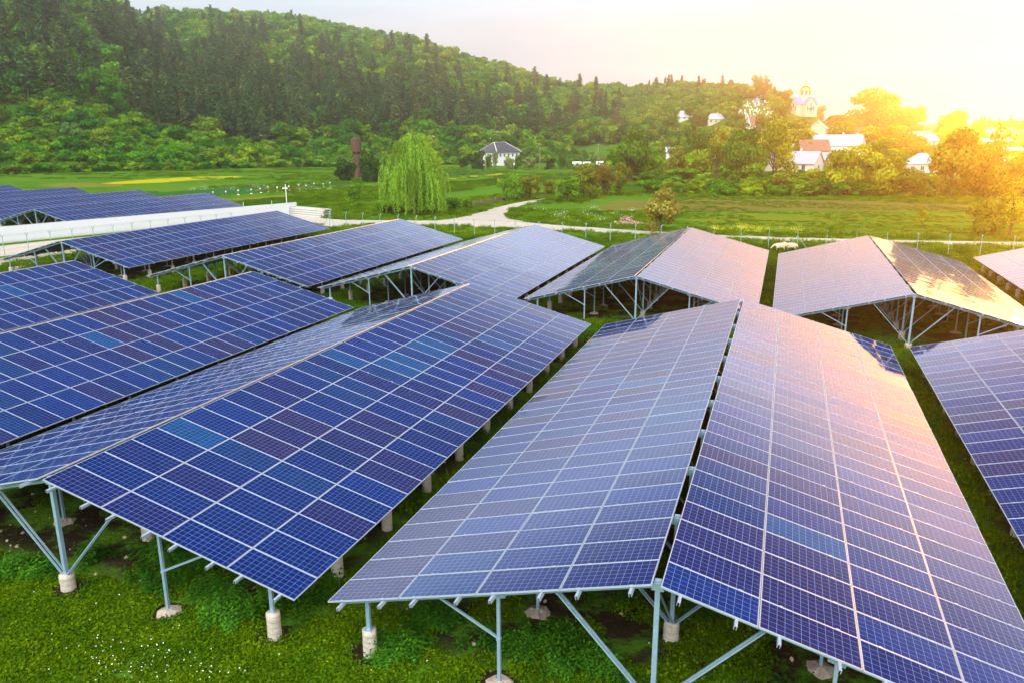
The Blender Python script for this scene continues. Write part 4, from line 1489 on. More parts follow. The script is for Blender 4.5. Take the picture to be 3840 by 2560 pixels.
def building(name, label, cat, loc, rot, Lx, Ly, hw, hr, roof, wallm, hip=0.0, eave=0.45, win=(), chimney=True, door=True, gable_trim=False, group=None):
    """walls Lx by Ly, ridge along x; hip = inset of the ridge ends"""
    t = thing(name, label, cat, loc, rot, group)
    b = MB()
    hx, hy = Lx / 2, Ly / 2
    base = -2.5
    P = [(-hx, -hy), (hx, -hy), (hx, hy), (-hx, hy)]
    vs = [(x, y, base) for x, y in P] + [(x, y, hw) for x, y in P]
    b.add(vs, [(k, (k + 1) % 4, 4 + (k + 1) % 4, 4 + k) for k in range(4)])
    if hip < 0.3:
        zr_ = hw + hr - 0.12
        b.add([(-hx, -hy, hw), (-hx, hy, hw), (-hx, 0, zr_)], [(0, 2, 1)])
        b.add([(hx, -hy, hw), (hx, hy, hw), (hx, 0, zr_)], [(0, 1, 2)])
    b.build('wall', WM[wallm], t)
    b = MB()
    ex, ey = hx + eave, hy + eave
    drop = hr * eave / hy
    ze = hw - drop
    th = 0.18
    A_ = [(-ex, -ey, ze), (ex, -ey, ze), (ex, ey, ze), (-ex, ey, ze)]
    r0, r1 = (-ex + hip, 0, hw + hr), (ex - hip, 0, hw + hr)
    vs = A_ + [r0, r1]
    b.add(vs, [(0, 1, 5, 4), (2, 3, 4, 5), (3, 0, 4), (1, 2, 5)] if hip else [(0, 1, 5, 4), (2, 3, 4, 5)])
    vs2 = [(x, y, z - th) for x, y, z in vs]
    b.add(vs2, [(4, 5, 1, 0), (5, 4, 3, 2), (4, 0, 3), (5, 2, 1)] if hip else [(4, 5, 1, 0), (5, 4, 3, 2)])
    n6 = vs + vs2
    ed = [(0, 1), (1, 2), (2, 3), (3, 0)] if hip else [(0, 1), (1, 5), (5, 2), (2, 3), (3, 4), (4, 0)]
    b.add(n6, [(6 + i, 6 + j, j, i) for i, j in ed])
    rf = b.build('roof', RM[roof], t)
    if gable_trim:
        b = MB()
        for sx in (-1, 1):
            for sy in (-1, 1):
                e0, e1 = Vector((sx * (ex + 0.02), sy * ey, ze + 0.05)), Vector((sx * (ex - hip + 0.02), 0, hw + hr + 0.05))
                b.bar(e0, e1, 0.3, 0.14)
        if hip:
            b.bar((r0[0], 0, r0[2] + 0.05), (r1[0], 0, r1[2] + 0.05), 0.25, 0.12)
        b.build('roof_trim', M['white_metal'], rf)
    if chimney:
        b = MB()
        b.box((Lx * 0.12, 0.3, hw + hr + 0.25), (0.55, 0.55, 1.3))
        b.build('chimney', WM['pink'], rf)
    # windows: (face, along, z, width, height)
    for face, al, z, ww, wh in win:
        f = MB()
        g = MB()
        if face in 'fb':
            s = -1 if face == 'f' else 1
            f.box((al, s * (hy + 0.02), z), (ww + 0.22, 0.06, wh + 0.22))
            g.box((al, s * (hy + 0.045), z), (ww, 0.05, wh))
            g2 = ((al, s * (hy + 0.06), z), (0.06, 0.05, wh))
        else:
            s = -1 if face == 'l' else 1
            f.box((s * (hx + 0.02), al, z), (0.06, ww + 0.22, wh + 0.22))
            g.box((s * (hx + 0.045), al, z), (0.05, ww, wh))
            g2 = ((s * (hx + 0.06), al, z), (0.05, 0.06, wh))
        f.box(*g2)
        wi = f.build('window', M['white_metal'], t)
        g.build('pane', M['glass'], wi)
    if door:
        b = MB()
        b.box((Lx * 0.3, -hy - 0.03, 1.05), (1.0, 0.08, 2.1))
        b.build('door', M['wood'], t)
    return t


hx_, hy_ = G(1878, 622)
hxy = (hx_ , hy_)
w5 = [('f', -5.4 + 2.7 * k, 5.0, 1.05, 1.45) for k in range(5)] + [('f', -5.4 + 2.7 * k, 1.9, 1.2, 1.6) for k in (1, 2, 3, 4)] + \
     [('l', -3.8 + 3.8 * k, 5.0, 1.05, 1.45) for k in range(3)] + [('l', -3.8 + 3.8 * k, 1.9, 1.15, 1.6) for k in range(3)]
building('white_house', 'two-storey white house with a dark hipped roof at the foot of the wooded hill', 'house', (hx_ - 2.0, hy_ + 4.0, 0), R(62), 15.0, 13.0, 7.0, 4.1,
         'slate', 'white', 4.6, 0.8, w5, False, False, True)


def village(name, label, px, base, wpx, hw, hr, roof, wallm, rot=0.0, hip=0.0, depth=None, nwin=3, chimney=True, trim=False, cat='house'):
    x, y, z = hit(px, base)
    d = math.hypot(x, y)
    Lx = wpx / F_PX * d / max(0.5, math.cos(rot))
    Ly = depth or Lx * 0.65
    az = math.atan2(x, y)
    k = hw
    win = [('f', (i - (nwin - 1) / 2) * Lx / (nwin + 0.4), 1.5 * min(1, hw / 3.0), 1.0, 1.2) for i in range(nwin)]
    win += [('r', 0.0, 1.5, 1.0, 1.2)]
    f = Vector((x, y, 0)).normalized() * (Ly / 2)
    return building(name, label, cat, (x + f.x, y + f.y, z), -az + rot, Lx, Ly, hw, hr, roof, wallm, hip, 0.4, win, chimney, nwin > 1, trim)


village('barn', 'tall white barn with a large pale lavender metal roof in the village', 3128, 588, 178, 4.6, 4.2, 'zinc', 'white', R(-12), 1.2, 9.0, 3, True, False, 'barn')
village('house', 'low house with a ribbed white roof and a glowing gable, left of the tall barn', 2975, 645, 160, 2.8, 3.4, 'zinc', 'pink', R(-22), 0, 8.0, 3)
village('house', 'long brown-roofed house joined behind the low white-roofed one', 3045, 600, 90, 3.6, 3.6, 'brown', 'brick', R(15), 0, 7.0, 1, False)
village('shed', 'small shed with a pale slanted roof right of the low white-roofed house', 3092, 620, 60, 2.2, 2.2, 'grey', 'brick', R(50), 0, 5.0, 1, False, False, 'shed')
village('house', 'brown gable house below the right end of the barn', 3205, 640, 50, 2.2, 2.6, 'brown', 'brick', R(45), 0, 6.0, 1, False)
village('shed', 'plank-sided lean-to beside the right end of the barn', 3235, 575, 34, 3.0, 1.6, 'brown', 'pink', R(10), 0, 4.0, 1, False, False, 'shed')
village('house', 'white-roofed cottage on the hill, leftmost of the village roofs', 2570, 452, 46, 2.4, 3.6, 'white', 'white', R(15), 1.0, 8.0, 2)
village('house', 'white hip-roofed house on the hill between green trees', 2682, 466, 54, 3.0, 3.0, 'white', 'cream', R(4), 2.0, 9.0, 3)
village('house', 'brown steep-roofed house with white verge boards below the cemetery, left of a tree', 2820, 492, 30, 3.0, 4.2, 'brown', 'white', R(25), 0, 7.0, 2, False, True)
village('house', 'brown steep-roofed house with white verge boards below the cemetery, right of a tree', 2876, 490, 26, 2.5, 4.0, 'brown', 'pink', R(-25), 0, 7.0, 1, False, True)
village('house', 'cream gabled house straight below the church', 3067, 503, 24, 3.0, 3.6, 'grey', 'cream', R(80), 0, 9.0, 2, True, True)
village('house', 'red-brown roofed house right of the cream gabled one', 3222, 512, 40, 3.0, 3.4, 'brown', 'cream', R(30), 0, 8.0, 1, False)
village('house', 'white hip-roofed house under the very large skyline tree', 3298, 500, 66, 3.2, 3.2, 'white', 'cream', R(3), 4.0, 12.0, 3)
village('house', 'brown hip-roofed house right beside the church', 3123, 440, 50, 4.6, 4.6, 'brown', 'white', R(5), 4.5, 11.0, 3, False)
village('house', 'long orange-brown roofed house in the sun glow right of the large tree', 3462, 505, 100, 3.4, 4.4, 'brown', 'pink', R(4), 0, 10.0, 4, False)
village('house', 'white box-roofed house standing alone on the right skyline', 3611, 500, 56, 3.0, 4.4, 'white', 'white', R(0), 0, 9.0, 2)
village('house', 'white-roofed house with a small dormer gable in the sun glow', 3468, 545, 74, 2.8, 3.6, 'white', 'pink', R(8), 2.0, 9.0, 3)
village('house', 'low white hip-roofed house half hidden by bushes, right of the barn', 3450, 650, 94, 3.2, 3.0, 'white', 'white', R(5), 4.0, 11.0, 3, False)
village('house', 'pale long-roofed house behind the tall airy tree at right', 3740, 512, 88, 3.0, 3.0, 'grey', 'pink', R(-3), 0, 8.0, 3, False)
village('house', 'brown gabled house at the right edge of the village', 3815, 535, 64, 3.4, 4.6, 'brown', 'brick', R(20), 0, 10.0, 2, False)
village('shed', 'pale blue roofed shed among trees at the foot of the right hill', 2522, 590, 48, 2.6, 2.0, 'sky', 'white', R(5), 0, 6.0, 1, False, False, 'shed')
village('shed', 'blue-grey roof left of the barn, half hidden by a yellow tree', 2962, 565, 36, 3.4, 3.0, 'sky', 'white', R(-20), 0, 6.0, 1, False, False, 'shed')

# greenhouses: rows of pale plastic tunnels
PLASTIC = plain('greenhouse_film', (0.78, 0.79, 0.80), 0.4, 0, 0.08, 0.8)
TEAL = plain('teal_sheet', (0.10, 0.42, 0.40), 0.5, 0, 0.2, 0.8)


def greenhouse(label, px0, px1, base, h, mat=PLASTIC):
    x, y, z = hit((px0 + px1) / 2, base)
    d = math.hypot(x, y)
    L = (px1 - px0) / F_PX * d
    t = thing('greenhouse', label, 'greenhouse', (x, y, z), -math.atan2(x, y), 'white plastic greenhouses')
    b = MB()
    n = 10
    pr = [(h * 1.1 * math.cos(math.pi * i / n), h * math.sin(math.pi * i / n)) for i in range(n + 1)]
    vs = [(sx * L / 2, a, c) for sx in (-1, 1) for a, c in pr]
    fs = [(i, i + 1, n + 2 + i, n + 1 + i) for i in range(n)] + [tuple(range(n + 1))[::-1], tuple(range(n + 1, 2 * n + 2))]
    b.add(vs, fs)
    b.build('film_cover', mat, t)
    b = MB()
    for k in range(max(2, int(L / 3))):
        xk = -L / 2 + (k + 0.5) * L / max(2, int(L / 3))
        for i in range(n):
            b.bar((xk, pr[i][0] * 1.01, pr[i][1] * 1.01), (xk, pr[i + 1][0] * 1.01, pr[i + 1][1] * 1.01), 0.1, 0.06, 0, (1, 0, 0))
    b.build('hoops', M['steel'], t)
    return t


greenhouse('uppermost long white greenhouse in the sun glow at right', 3640, 3768, 534, 2.2)
greenhouse('short white greenhouse below the uppermost one at right', 3640, 3700, 572, 2.3)
greenhouse('thin long white greenhouse running out at the right edge', 3772, 3900, 566, 1.6)
greenhouse('lowest long white greenhouse above the hedge at right', 3644, 3795, 603, 1.9)
greenhouse('white greenhouse left of the leaning pole prop near the white house', 2147, 2180, 622, 1.9)
greenhouse('white greenhouse between the leaning prop and its utility pole', 2186, 2214, 622, 1.8)
greenhouse('white greenhouse right behind the third utility pole', 2236, 2268, 623, 2.2)
t = thing('plastic_fence', 'teal plastic sheet fence in front of the small greenhouses', 'fence', (*G(2185, 627), 0), -math.atan2(*G(2185, 627)))
b = MB()
b.box((0, 0, 0.6), (9.0, 0.05, 1.1))
b.build('sheet_panel', TEAL, t)
for k in range(5):
    b = MB()
    b.bar((-4.4 + 2.2 * k, 0.08, 0), (-4.4 + 2.2 * k, 0.08, 1.3), 0.08, 0.08)
    b.build('post', M['wood'], t)

# ---- church
cx, cy, cz = hit(3012, 440)
caz = math.atan2(cx, cy)
cd = math.hypot(cx, cy)
sc_ = 88 / F_PX * cd / 19.0
ch = thing('church', 'cream church with blue cross-gabled roofs and a gilded dome on the hill', 'church', (cx, cy, cz + 2.6), -caz + R(32))
ch.scale = (sc_, sc_, sc_)
b = MB()
for L, W in ((17.0, 7.6), (7.6, 17.0)):
    hx, hy = L / 2, W / 2
    z0 = 0.012 if L > W else 0.0
    P = [(-hx, -hy), (hx, -hy), (hx, hy), (-hx, hy)]
    b.add([(x, y, -3) for x, y in P] + [(x, y, 6.2 + z0) for x, y in P], [(k, (k + 1) % 4, 4 + (k + 1) % 4, 4 + k) for k in range(4)])
    for s in (-1, 1):
        if L > W:
            b.add([(s * hx, -hy, 6.2), (s * hx, hy, 6.2), (s * hx, 0, 10.6)], [(0, 1, 2)])
        else:
            b.add([(-hx, s * hy, 6.2), (hx, s * hy, 6.2), (0, s * hy, 10.6)], [(0, 1, 2)])
b.build('wall', WM['cream'], ch)
b = MB()
for ax in (0, 1):
    e, hw_, zt = 8.9, 4.25, 0.0 if ax == 0 else 0.01
    ze = 6.2 - 0.45 * 4.4 / 3.8
    for s in (-1, 1):
        vs = [(-e, s * hw_, ze), (e, s * hw_, ze), (e, 0, 10.75 + zt), (-e, 0, 10.75 + zt)]
        vs += [(x, y, z + 0.22) for x, y, z in vs]
        if ax:
            vs = [(y, x, z) for x, y, z in vs]
        b.add(vs, [(0, 1, 2, 3), (4, 5, 6, 7), (0, 1, 5, 4), (1, 2, 6, 5), (2, 3, 7, 6), (3, 0, 4, 7)])
rf = b.build('roof', RM['blue'], ch)
b = MB()
b.cyl((0, 0, 8.0), (0, 0, 15.1), 4.0, 4.0, 8)
b.cyl((0, 0, 15.1), (0, 0, 15.5), 4.4, 4.4, 8)
dr = b.build('drum', WM['cream'], ch)
for k in range(8):
    a = 2 * math.pi * (k + 0.5) / 8
    b = MB()
    b.box((3.72 * math.cos(a), 3.72 * math.sin(a), 13.6), (0.16, 1.1, 2.4), Matrix.Rotation(a, 3, 'Z'))
    b.build('drum_window', M['glass'], dr)
b = MB()
b.lathe([(4.0, 15.4), (4.1, 16.1), (3.8, 17.0), (2.9, 17.9), (1.6, 18.6), (0.8, 19.0), (0.7, 19.7), (0.85, 20.1), (0.6, 20.5), (0.2, 20.9), (0.0, 21.0)], n=20)
dm = b.build('dome', M['gold'], ch, True)
b = MB()
b.box((0, 0, 22.0), (0.24, 0.24, 2.4))
b.box((0, 0, 22.4), (1.4, 0.2, 0.24))
b.build('cross', M['gold'], dm)
for ax, s in ((0, -1), (1, -1), (0, 1)):
    def pl(x, y, z, dx_, dz_, dy_=0.12):
        return ((x, y, z), (dx_, dy_, dz_)) if ax == 0 else ((y, x, z), (dy_, dx_, dz_))
    b = MB()
    b.box(*pl(0, s * 8.52, 5.2, 1.5, 3.6))
    wn_ = b.build('window', M['white_metal'], ch)
    b = MB()
    b.box(*pl(0, s * 8.57, 5.2, 1.1, 3.2))
    b.build('pane', M['glass'], wn_)
    for q in (-2.4, 2.4):
        b = MB()
        b.box(*pl(q, s * 8.52, 3.2, 0.8, 3.2))
        b.build('window', M['glass'], ch)
b = MB()
b.add([(-1.6, -10.2, 3.0), (1.6, -10.2, 3.0), (0, -10.2, 4.6), (-1.6, -8.5, 3.0), (1.6, -8.5, 3.0), (0, -8.5, 4.6)], [(0, 1, 2), (0, 2, 5, 3), (1, 4, 5, 2), (0, 3, 4, 1)])
for s in (-1, 1):
    b.box((s * 1.35, -9.9, 0.9), (0.3, 0.3, 4.2))
b.build('porch', RM['blue'], ch)
t = thing('church_annex', 'small blue-roofed annex at the right side of the church', 'annex', hit(3072, 438), -caz + R(5))
b = MB()
b.box((0, 0, 1.0), (8, 4, 4.4))
b.build('wall', WM['cream'], t)
b = MB()
b.add([(-4.4, -2.6, 3.1), (4.4, -2.6, 3.1), (4.4, 2.6, 3.1), (-4.4, 2.6, 3.1), (-4.4, 0, 5.2), (4.4, 0, 5.2)], [(0, 1, 5, 4), (2, 3, 4, 5), (3, 0, 4), (1, 2, 5), (0, 3, 2, 1)])
b.build('roof', RM['blue'], t)

# ---- cemetery with chapel
qx, qy, qz = hit(2838, 396)
t = thing('chapel', 'tiny white chapel with a blue dome in the hillside cemetery', 'chapel', (qx, qy, qz), -math.atan2(qx, qy))
b = MB()
b.cyl((0, 0, -1), (0, 0, 2.8), 1.9, 1.9, 8)
b.build('wall', WM['white'], t)
b = MB()
b.lathe([(2.3, 2.8), (2.1, 3.5), (1.4, 4.4), (0.4, 5.0), (0.12, 5.6), (0, 5.7)], n=14)
b.build('dome', RM['blue'], t, True)
b = MB()
b.box((0, -1.85, 1.0), (0.9, 0.1, 2.0))
b.build('door', M['glass'], t)
b = MB()
for k in range(130):
    x, y, z = hit(rnd.uniform(2770, 2902), rnd.uniform(380, 447))
    h = rnd.uniform(0.8, 1.5)
    q = -math.atan2(x, y) + rnd.uniform(-.3, .3)
    rm = Matrix.Rotation(q, 3, 'Z')
    if k % 3:
        b.box((x, y, z + h / 2 - 0.1), (0.7, 0.15, h), rm)
    else:
        b.box((x, y, z + h * 0.7 - 0.1), (0.12, 0.1, h * 1.5), rm)
        b.box((x, y, z + h * 1.05), (0.7, 0.09, 0.12), rm)
tag(b.build('gravestones', M['white_metal']), 'pale gravestones and crosses scattered over the hillside cemetery', 'gravestones', None, 'stuff')

# ------------------------------------------------------------------ water tower, poles, garden fence, rubble, stubs
def rust_mat():
    m, t, b = new_mat('rusty_steel')
    co = t.n.new('ShaderNodeTexCoord').outputs['Object']
    x, y, z = t.sep(co)
    sv = t.comb(t.math('MULTIPLY', x, 3.0), t.math('MULTIPLY', y, 3.0), t.math('MULTIPLY', z, 0.5))
    n = t.noise(sv, 1.6, 6, 0.65)
    c = t.ramp(n, [(0.25, (0.035, 0.010, 0.008)), (0.48, (0.08, 0.026, 0.018)), (0.62, (0.12, 0.062, 0.035)), (0.8, (0.12, 0.11, 0.08))])
    t.put(b.inputs['Base Color'], c)
    b.inputs['Roughness'].default_value = 0.75
    return m


RUST = rust_mat()
tx_, ty_ = G(1342, 668)
tw = thing('water_tower', 'rusty steel water tower with a fat cylindrical tank on a thinner stem', 'water tower', (tx_, ty_, 0))
td = math.hypot(tx_, ty_)
u_ = td / F_PX
b = MB()
b.cyl((0, 0, -0.3), (0, 0, (668 - 578) * u_), 12.5 * u_, 11.2 * u_, 20)
b.cyl((0, 0, (668 - 610) * u_), (0, 0, (668 - 609) * u_), 12.4 * u_, 12.4 * u_, 20)
b.build('stem', RUST, tw)
zt = (668 - 580) * u_
b = MB()
r1 = 18.0 * u_
b.lathe([(11.0 * u_, zt - 0.3), (r1 * 0.98, zt + 0.25), (r1, zt + 0.5), (r1, zt + 4.55), (r1 * 0.97, zt + 4.62), (r1 * 0.4, zt + 4.85), (0.0, zt + 4.9)], n=28)
b.lathe([(r1 * 1.015, zt + 0.42), (r1 * 1.015, zt + 0.58)], n=28)
tk = b.build('tank', RUST, tw)


def pole(label, px, base, top, prop=False):
    x, y, z = hit(px, base)
    h = (base - top) / F_PX * math.hypot(x, y)
    t = thing('utility_pole', label, 'utility pole', (x, y, z), -math.atan2(x, y), 'wooden utility poles')
    b = MB()
    b.cyl((0, 0, -0.2), (0, 0, h), 0.2, 0.14, 8)
    b.build('pole', M['wood'], t)
    b = MB()
    b.box((0, 0, h - 0.35), (1.3, 0.12, 0.12))
    b.build('crossarm', M['wood'], t)
    for q in (-0.5, 0.0, 0.5):
        b = MB()
        b.cyl((q, 0, h - 0.3), (q, 0, h - 0.08), 0.06, 0.04, 6)
        b.build('insulator', M['white_metal'], t)
    if prop:
        b = MB()
        b.cyl((-4.6, 0, -0.2), (-0.1, 0, h * 0.78), 0.17, 0.13, 8)
        b.build('prop', M['wood'], t)
    return t


pole('wooden utility pole at the left corner of the white house', 1822, 641, 546)
pole('wooden utility pole standing right of the white house', 2024, 637, 546)
pole('wooden utility pole with a leaning prop, before the small greenhouses', 2243, 632, 547, True)

gf = thing('garden_fence', 'short run of dark posts and low brown boards along the bare garden bed', 'fence')
GPts = [G(1777, 771), G(1810, 768), G(1842, 759), G(1876, 757)]
ln0, ln1 = Vector((*G(1762, 775), 0)), Vector((*G(1896, 753), 0))
for k in range(5):
    p = ln0.lerp(ln1, (k + 0.5) / 5)
    b = MB()
    b.bar((0, 0, 0), (0, 0, 1.05), 0.14, 0.14)
    b.build('post', M['wood'], gf, loc=p)
b = MB()
b.bar(ln0 + Vector((0, 0, 0.38)), ln1 + Vector((0, 0, 0.38)), 0.04, 0.55)
b.build('board', plain('brown_board', (0.17, 0.11, 0.075), 0.9, 0, 0.3, 2.0), gf)

b = MB()
rx, ry = G(2345, 842)
for k in range(420):
    a = rnd.gauss(0, 1.7)
    c = rnd.gauss(0, 0.7)
    hh = 0.75 * math.exp(-(a - 0.3) ** 2 / 3.5) * math.exp(-c * c / 0.8)
    if rnd.random() < 0.5:
        hh += 0.55 * math.exp(-(a + 0.1) ** 2 / 0.5) * math.exp(-c * c / 0.5)
    e = Euler((rnd.uniform(-.9, .9), rnd.uniform(-.9, .9), rnd.uniform(0, 3.1))).to_matrix()
    b.box((rx + a, ry + c, rnd.uniform(0.05, 1) * hh + 0.05), (0.3 * rnd.uniform(.5, 1.2), 0.15, 0.11), e, rnd.randrange(3))
tag(b.build('rubble', [plain('brick_red', (0.30, 0.12, 0.075), 0.9), plain('brick_pale', (0.42, 0.26, 0.18), 0.9), plain('mortar', (0.45, 0.40, 0.34), 0.9)]),
    'heap of broken reddish bricks on the grass beside the road', 'rubble', None, 'stuff')

STUB = plain('stub_wood', (0.16, 0.10, 0.07), 0.9, 0, 0.3, 5.0)
STUBW = plain('stub_cap', (0.70, 0.66, 0.56), 0.8)
for k, (sx_, sy_) in enumerate([(800, 739), (848, 736), (894, 732), (943, 728), (979, 724), (1007, 722), (1041, 720), (1085, 716), (1123, 713), (1149, 712), (1180, 708), (1214, 704), (1240, 703)]):
    x, y = G(sx_, sy_)
    t = thing('field_marker', 'short brown stub with a pale cap and foot in the row along the dry strip', 'marker post', (x, y, 0), rnd.uniform(0, 3), 'pale-capped stubs in the field')
    t.rotation_euler = (rnd.uniform(-.1, .1), rnd.uniform(-.12, .12), rnd.uniform(0, 3))
    h = rnd.uniform(0.85, 1.25)
    b = MB()
    b.cyl((0, 0, 0), (0, 0, h), 0.17, 0.13, 8, 0, True, 0.1, 2)
    b.build('stub', STUB, t)
    b = MB()
    b.cyl((0, 0, h - 0.02), (0.02, 0, h + rnd.uniform(0.2, 0.34)), 0.19, 0.12, 8)
    b.build('cap', STUBW, t)
    b = MB()
    b.cyl((0, 0, 0), (0, 0, 0.14), 0.36, 0.28, 8, 0, True, 0.15)
    b.build('foot', STUBW, t)


# ------------------------------------------------------------------ person and sheep
def skin_body(name, pts, edges, mat, parent=None, sub=2):
    """one continuous body: connected joints with radii grown by a Skin modifier"""
    me = bpy.data.meshes.new(name)
    me.from_pydata([p[:3] for p in pts], edges, [])
    o = obj(name, me, parent)
    me.materials.append(mat)
    md = o.modifiers.new('skin', 'SKIN')
    md.use_smooth_shade = True
    for i, p in enumerate(pts):
        sv = me.skin_vertices[0].data[i]
        sv.radius = (p[3], p[4] if len(p) > 4 else p[3])
        sv.use_root = (i == 0)
    s = o.modifiers.new('sub', 'SUBSURF')
    s.levels = s.render_levels = sub
    return o


SKIN = plain('skin', (0.45, 0.27, 0.19), 0.6)
prx, pry = G(1869, 691)
pe = thing('person', 'person in an ochre jacket and dark trousers standing in the field beside a bush', 'person', (prx, pry, 0), R(70))
body = [(0, 0, 0.95, 0.15, 0.11), (0, 0, 1.18, 0.14, 0.10), (0, 0, 1.42, 0.17, 0.10), (0, 0.01, 1.52, 0.06), (0, 0.01, 1.60, 0.07), (0, 0.0, 1.68, 0.09, 0.10), (0, 0, 1.75, 0.07),
        (0.19, 0, 1.40, 0.06), (0.24, 0.02, 1.14, 0.045), (0.22, -0.10, 0.92, 0.035), (0.21, -0.14, 0.82, 0.03),
        (-0.19, 0, 1.40, 0.06), (-0.24, 0.02, 1.14, 0.045), (-0.22, -0.06, 0.90, 0.035), (-0.21, -0.08, 0.80, 0.03),
        (0.09, 0, 0.85, 0.09), (0.10, -0.02, 0.48, 0.06), (0.10, 0.02, 0.09, 0.045), (0.10, -0.12, 0.04, 0.04),
        (-0.09, 0, 0.85, 0.09), (-0.10, 0.02, 0.48, 0.06), (-0.10, 0.06, 0.09, 0.045), (-0.10, -0.08, 0.04, 0.04)]
bed = [(0, 1), (1, 2), (2, 3), (3, 4), (4, 5), (5, 6), (2, 7), (7, 8), (8, 9), (9, 10), (2, 11), (11, 12), (12, 13), (13, 14), (0, 15), (15, 16), (16, 17), (17, 18), (0, 19), (19, 20), (20, 21), (21, 22)]
skin_body('body', body, bed, SKIN, pe)
jk = [(0, 0, 0.86, 0.19, 0.145), (0, 0, 1.18, 0.175, 0.13), (0, 0, 1.43, 0.20, 0.125), (0.20, 0, 1.41, 0.085), (0.25, 0.02, 1.14, 0.068), (0.225, -0.09, 0.95, 0.055),
      (-0.20, 0, 1.41, 0.085), (-0.25, 0.02, 1.14, 0.068), (-0.225, -0.05, 0.95, 0.055)]
skin_body('jacket', jk, [(0, 1), (1, 2), (2, 3), (3, 4), (4, 5), (2, 6), (6, 7), (7, 8)], plain('ochre_cloth', (0.50, 0.30, 0.07), 0.9), pe)
tr = [(0, 0, 0.93, 0.165, 0.13), (0.09, 0, 0.82, 0.115), (0.10, -0.02, 0.48, 0.085), (0.10, 0.02, 0.10, 0.07), (-0.09, 0, 0.82, 0.115), (-0.10, 0.02, 0.48, 0.085), (-0.10, 0.06, 0.10, 0.07)]
skin_body('trousers', tr, [(0, 1), (1, 2), (2, 3), (0, 4), (4, 5), (5, 6)], plain('dark_cloth', (0.05, 0.05, 0.055), 0.9), pe)
skin_body('hair', [(0, 0.02, 1.68, 0.095, 0.10), (0, 0.02, 1.755, 0.085)], [(0, 1)], plain('dark_hair', (0.03, 0.022, 0.016), 0.8), pe)

WOOL = plain('sheep_wool', (0.62, 0.50, 0.33), 0.95, 0, 0.18, 9.0, 0.8, 0.1)


def sheep(label, x, y, rot, graze):
    t = thing('sheep', label, 'sheep', (x, y, 0), rot, 'sheep by the fence')
    t.scale = (1.12, 1.12, 1.12)
    hz = 0.30 if graze else 0.72
    pts = [(0, 0, 0.62, 0.24, 0.25), (0.28, 0, 0.62, 0.245, 0.26), (0.50, 0, 0.62, 0.16, 0.18), (-0.28, 0, 0.63, 0.23, 0.24), (-0.46, 0, 0.66, 0.13, 0.15),
           (-0.62, 0, 0.60 if graze else 0.78, 0.10), (-0.78, 0, hz + 0.10, 0.085), (-0.90, 0, hz, 0.05),
           (-0.30, 0.13, 0.42, 0.085), (-0.30, 0.13, 0.22, 0.042), (-0.31, 0.13, 0.02, 0.038),
           (-0.30, -0.13, 0.42, 0.085), (-0.29, -0.13, 0.22, 0.042), (-0.31, -0.13, 0.02, 0.038),
           (0.34, 0.13, 0.42, 0.10), (0.44, 0.13, 0.24, 0.045), (0.40, 0.13, 0.02, 0.038),
           (0.34, -0.13, 0.42, 0.10), (0.45, -0.13, 0.24, 0.045), (0.40, -0.13, 0.02, 0.038),
           (0.62, 0, 0.55, 0.05), (0.66, 0, 0.40, 0.035), (-0.70, 0.13, hz + 0.20, 0.03), (-0.70, -0.13, hz + 0.20, 0.03)]
    ed = [(0, 1), (1, 2), (0, 3), (3, 4), (4, 5), (5, 6), (6, 7), (3, 8), (8, 9), (9, 10), (3, 11), (11, 12), (12, 13), (1, 14), (14, 15), (15, 16), (1, 17), (17, 18), (18, 19), (2, 20), (20, 21), (6, 22), (6, 23)]
    skin_body('body', pts, ed, WOOL, t)


sheep('left sheep, head down, just behind the corner of the pale glaring table', -0.15, 91.0, R(12), True)
sheep('right sheep, close behind the grazing one near the fence', 1.05, 91.5, R(-14), False)

# ------------------------------------------------------------------ grass, nettles, flowers (uncountable)
VGRASS = foliage('meadow_blades', 'random', [(0.0, (0.7, 0.85, 0.8)), (0.5, (1.2, 1.25, 1.0)), (1.0, (2.1, 1.9, 0.9))], 0.35)


def tuft(seed, rad, nb, nl, hb, leaf, mat=None):
    rg = np.random.default_rng(seed)
    Q, K = [], []
    a, r = rg.uniform(0, 6.28, nb), rad * np.sqrt(rg.uniform(0, 1, nb))
    p = np.stack([np.cos(a) * r, np.sin(a) * r, np.zeros(nb)], -1)
    h = hb * rg.uniform(0.5, 1.2, nb)
    th = rg.uniform(0, 6.28, nb)
    lean = rg.uniform(0.1, 0.7, nb)
    tip = p + np.stack([np.cos(th) * lean * h, np.sin(th) * lean * h, h], -1)
    sd = np.stack([-np.sin(th), np.cos(th), np.zeros(nb)], -1) * (0.05 * h + 0.003)[:, None]
    Q.append(np.stack([p - sd, p + sd, p * 0.35 + tip * 0.65 + sd * 0.7, tip], 1))
    K.append(np.ones((nb, 3)) * rg.uniform(0.75, 1.3, (nb, 1)))
    if nl:
        a, r = rg.uniform(0, 6.28, nl), rad * np.sqrt(rg.uniform(0, 1, nl))
        c = np.stack([np.cos(a) * r, np.sin(a) * r, hb * rg.uniform(0.15, 0.8, nl)], -1)
        N = rg.normal(size=(nl, 3)) * 0.45 + [0, 0, 1]
        Q.append(leaf_quads(c, leaf * rg.uniform(0.6, 1.3, nl), 0, rg, 0.75, N))
        K.append(np.ones((nl, 3)) * rg.uniform(0.7, 1.35, (nl, 1)))
    Q = np.concatenate(Q)
    K = np.concatenate(K) * np.array([0.082, 0.155, 0.004])
    return quads('grass_tuft', Q, mat or GRASS, K)


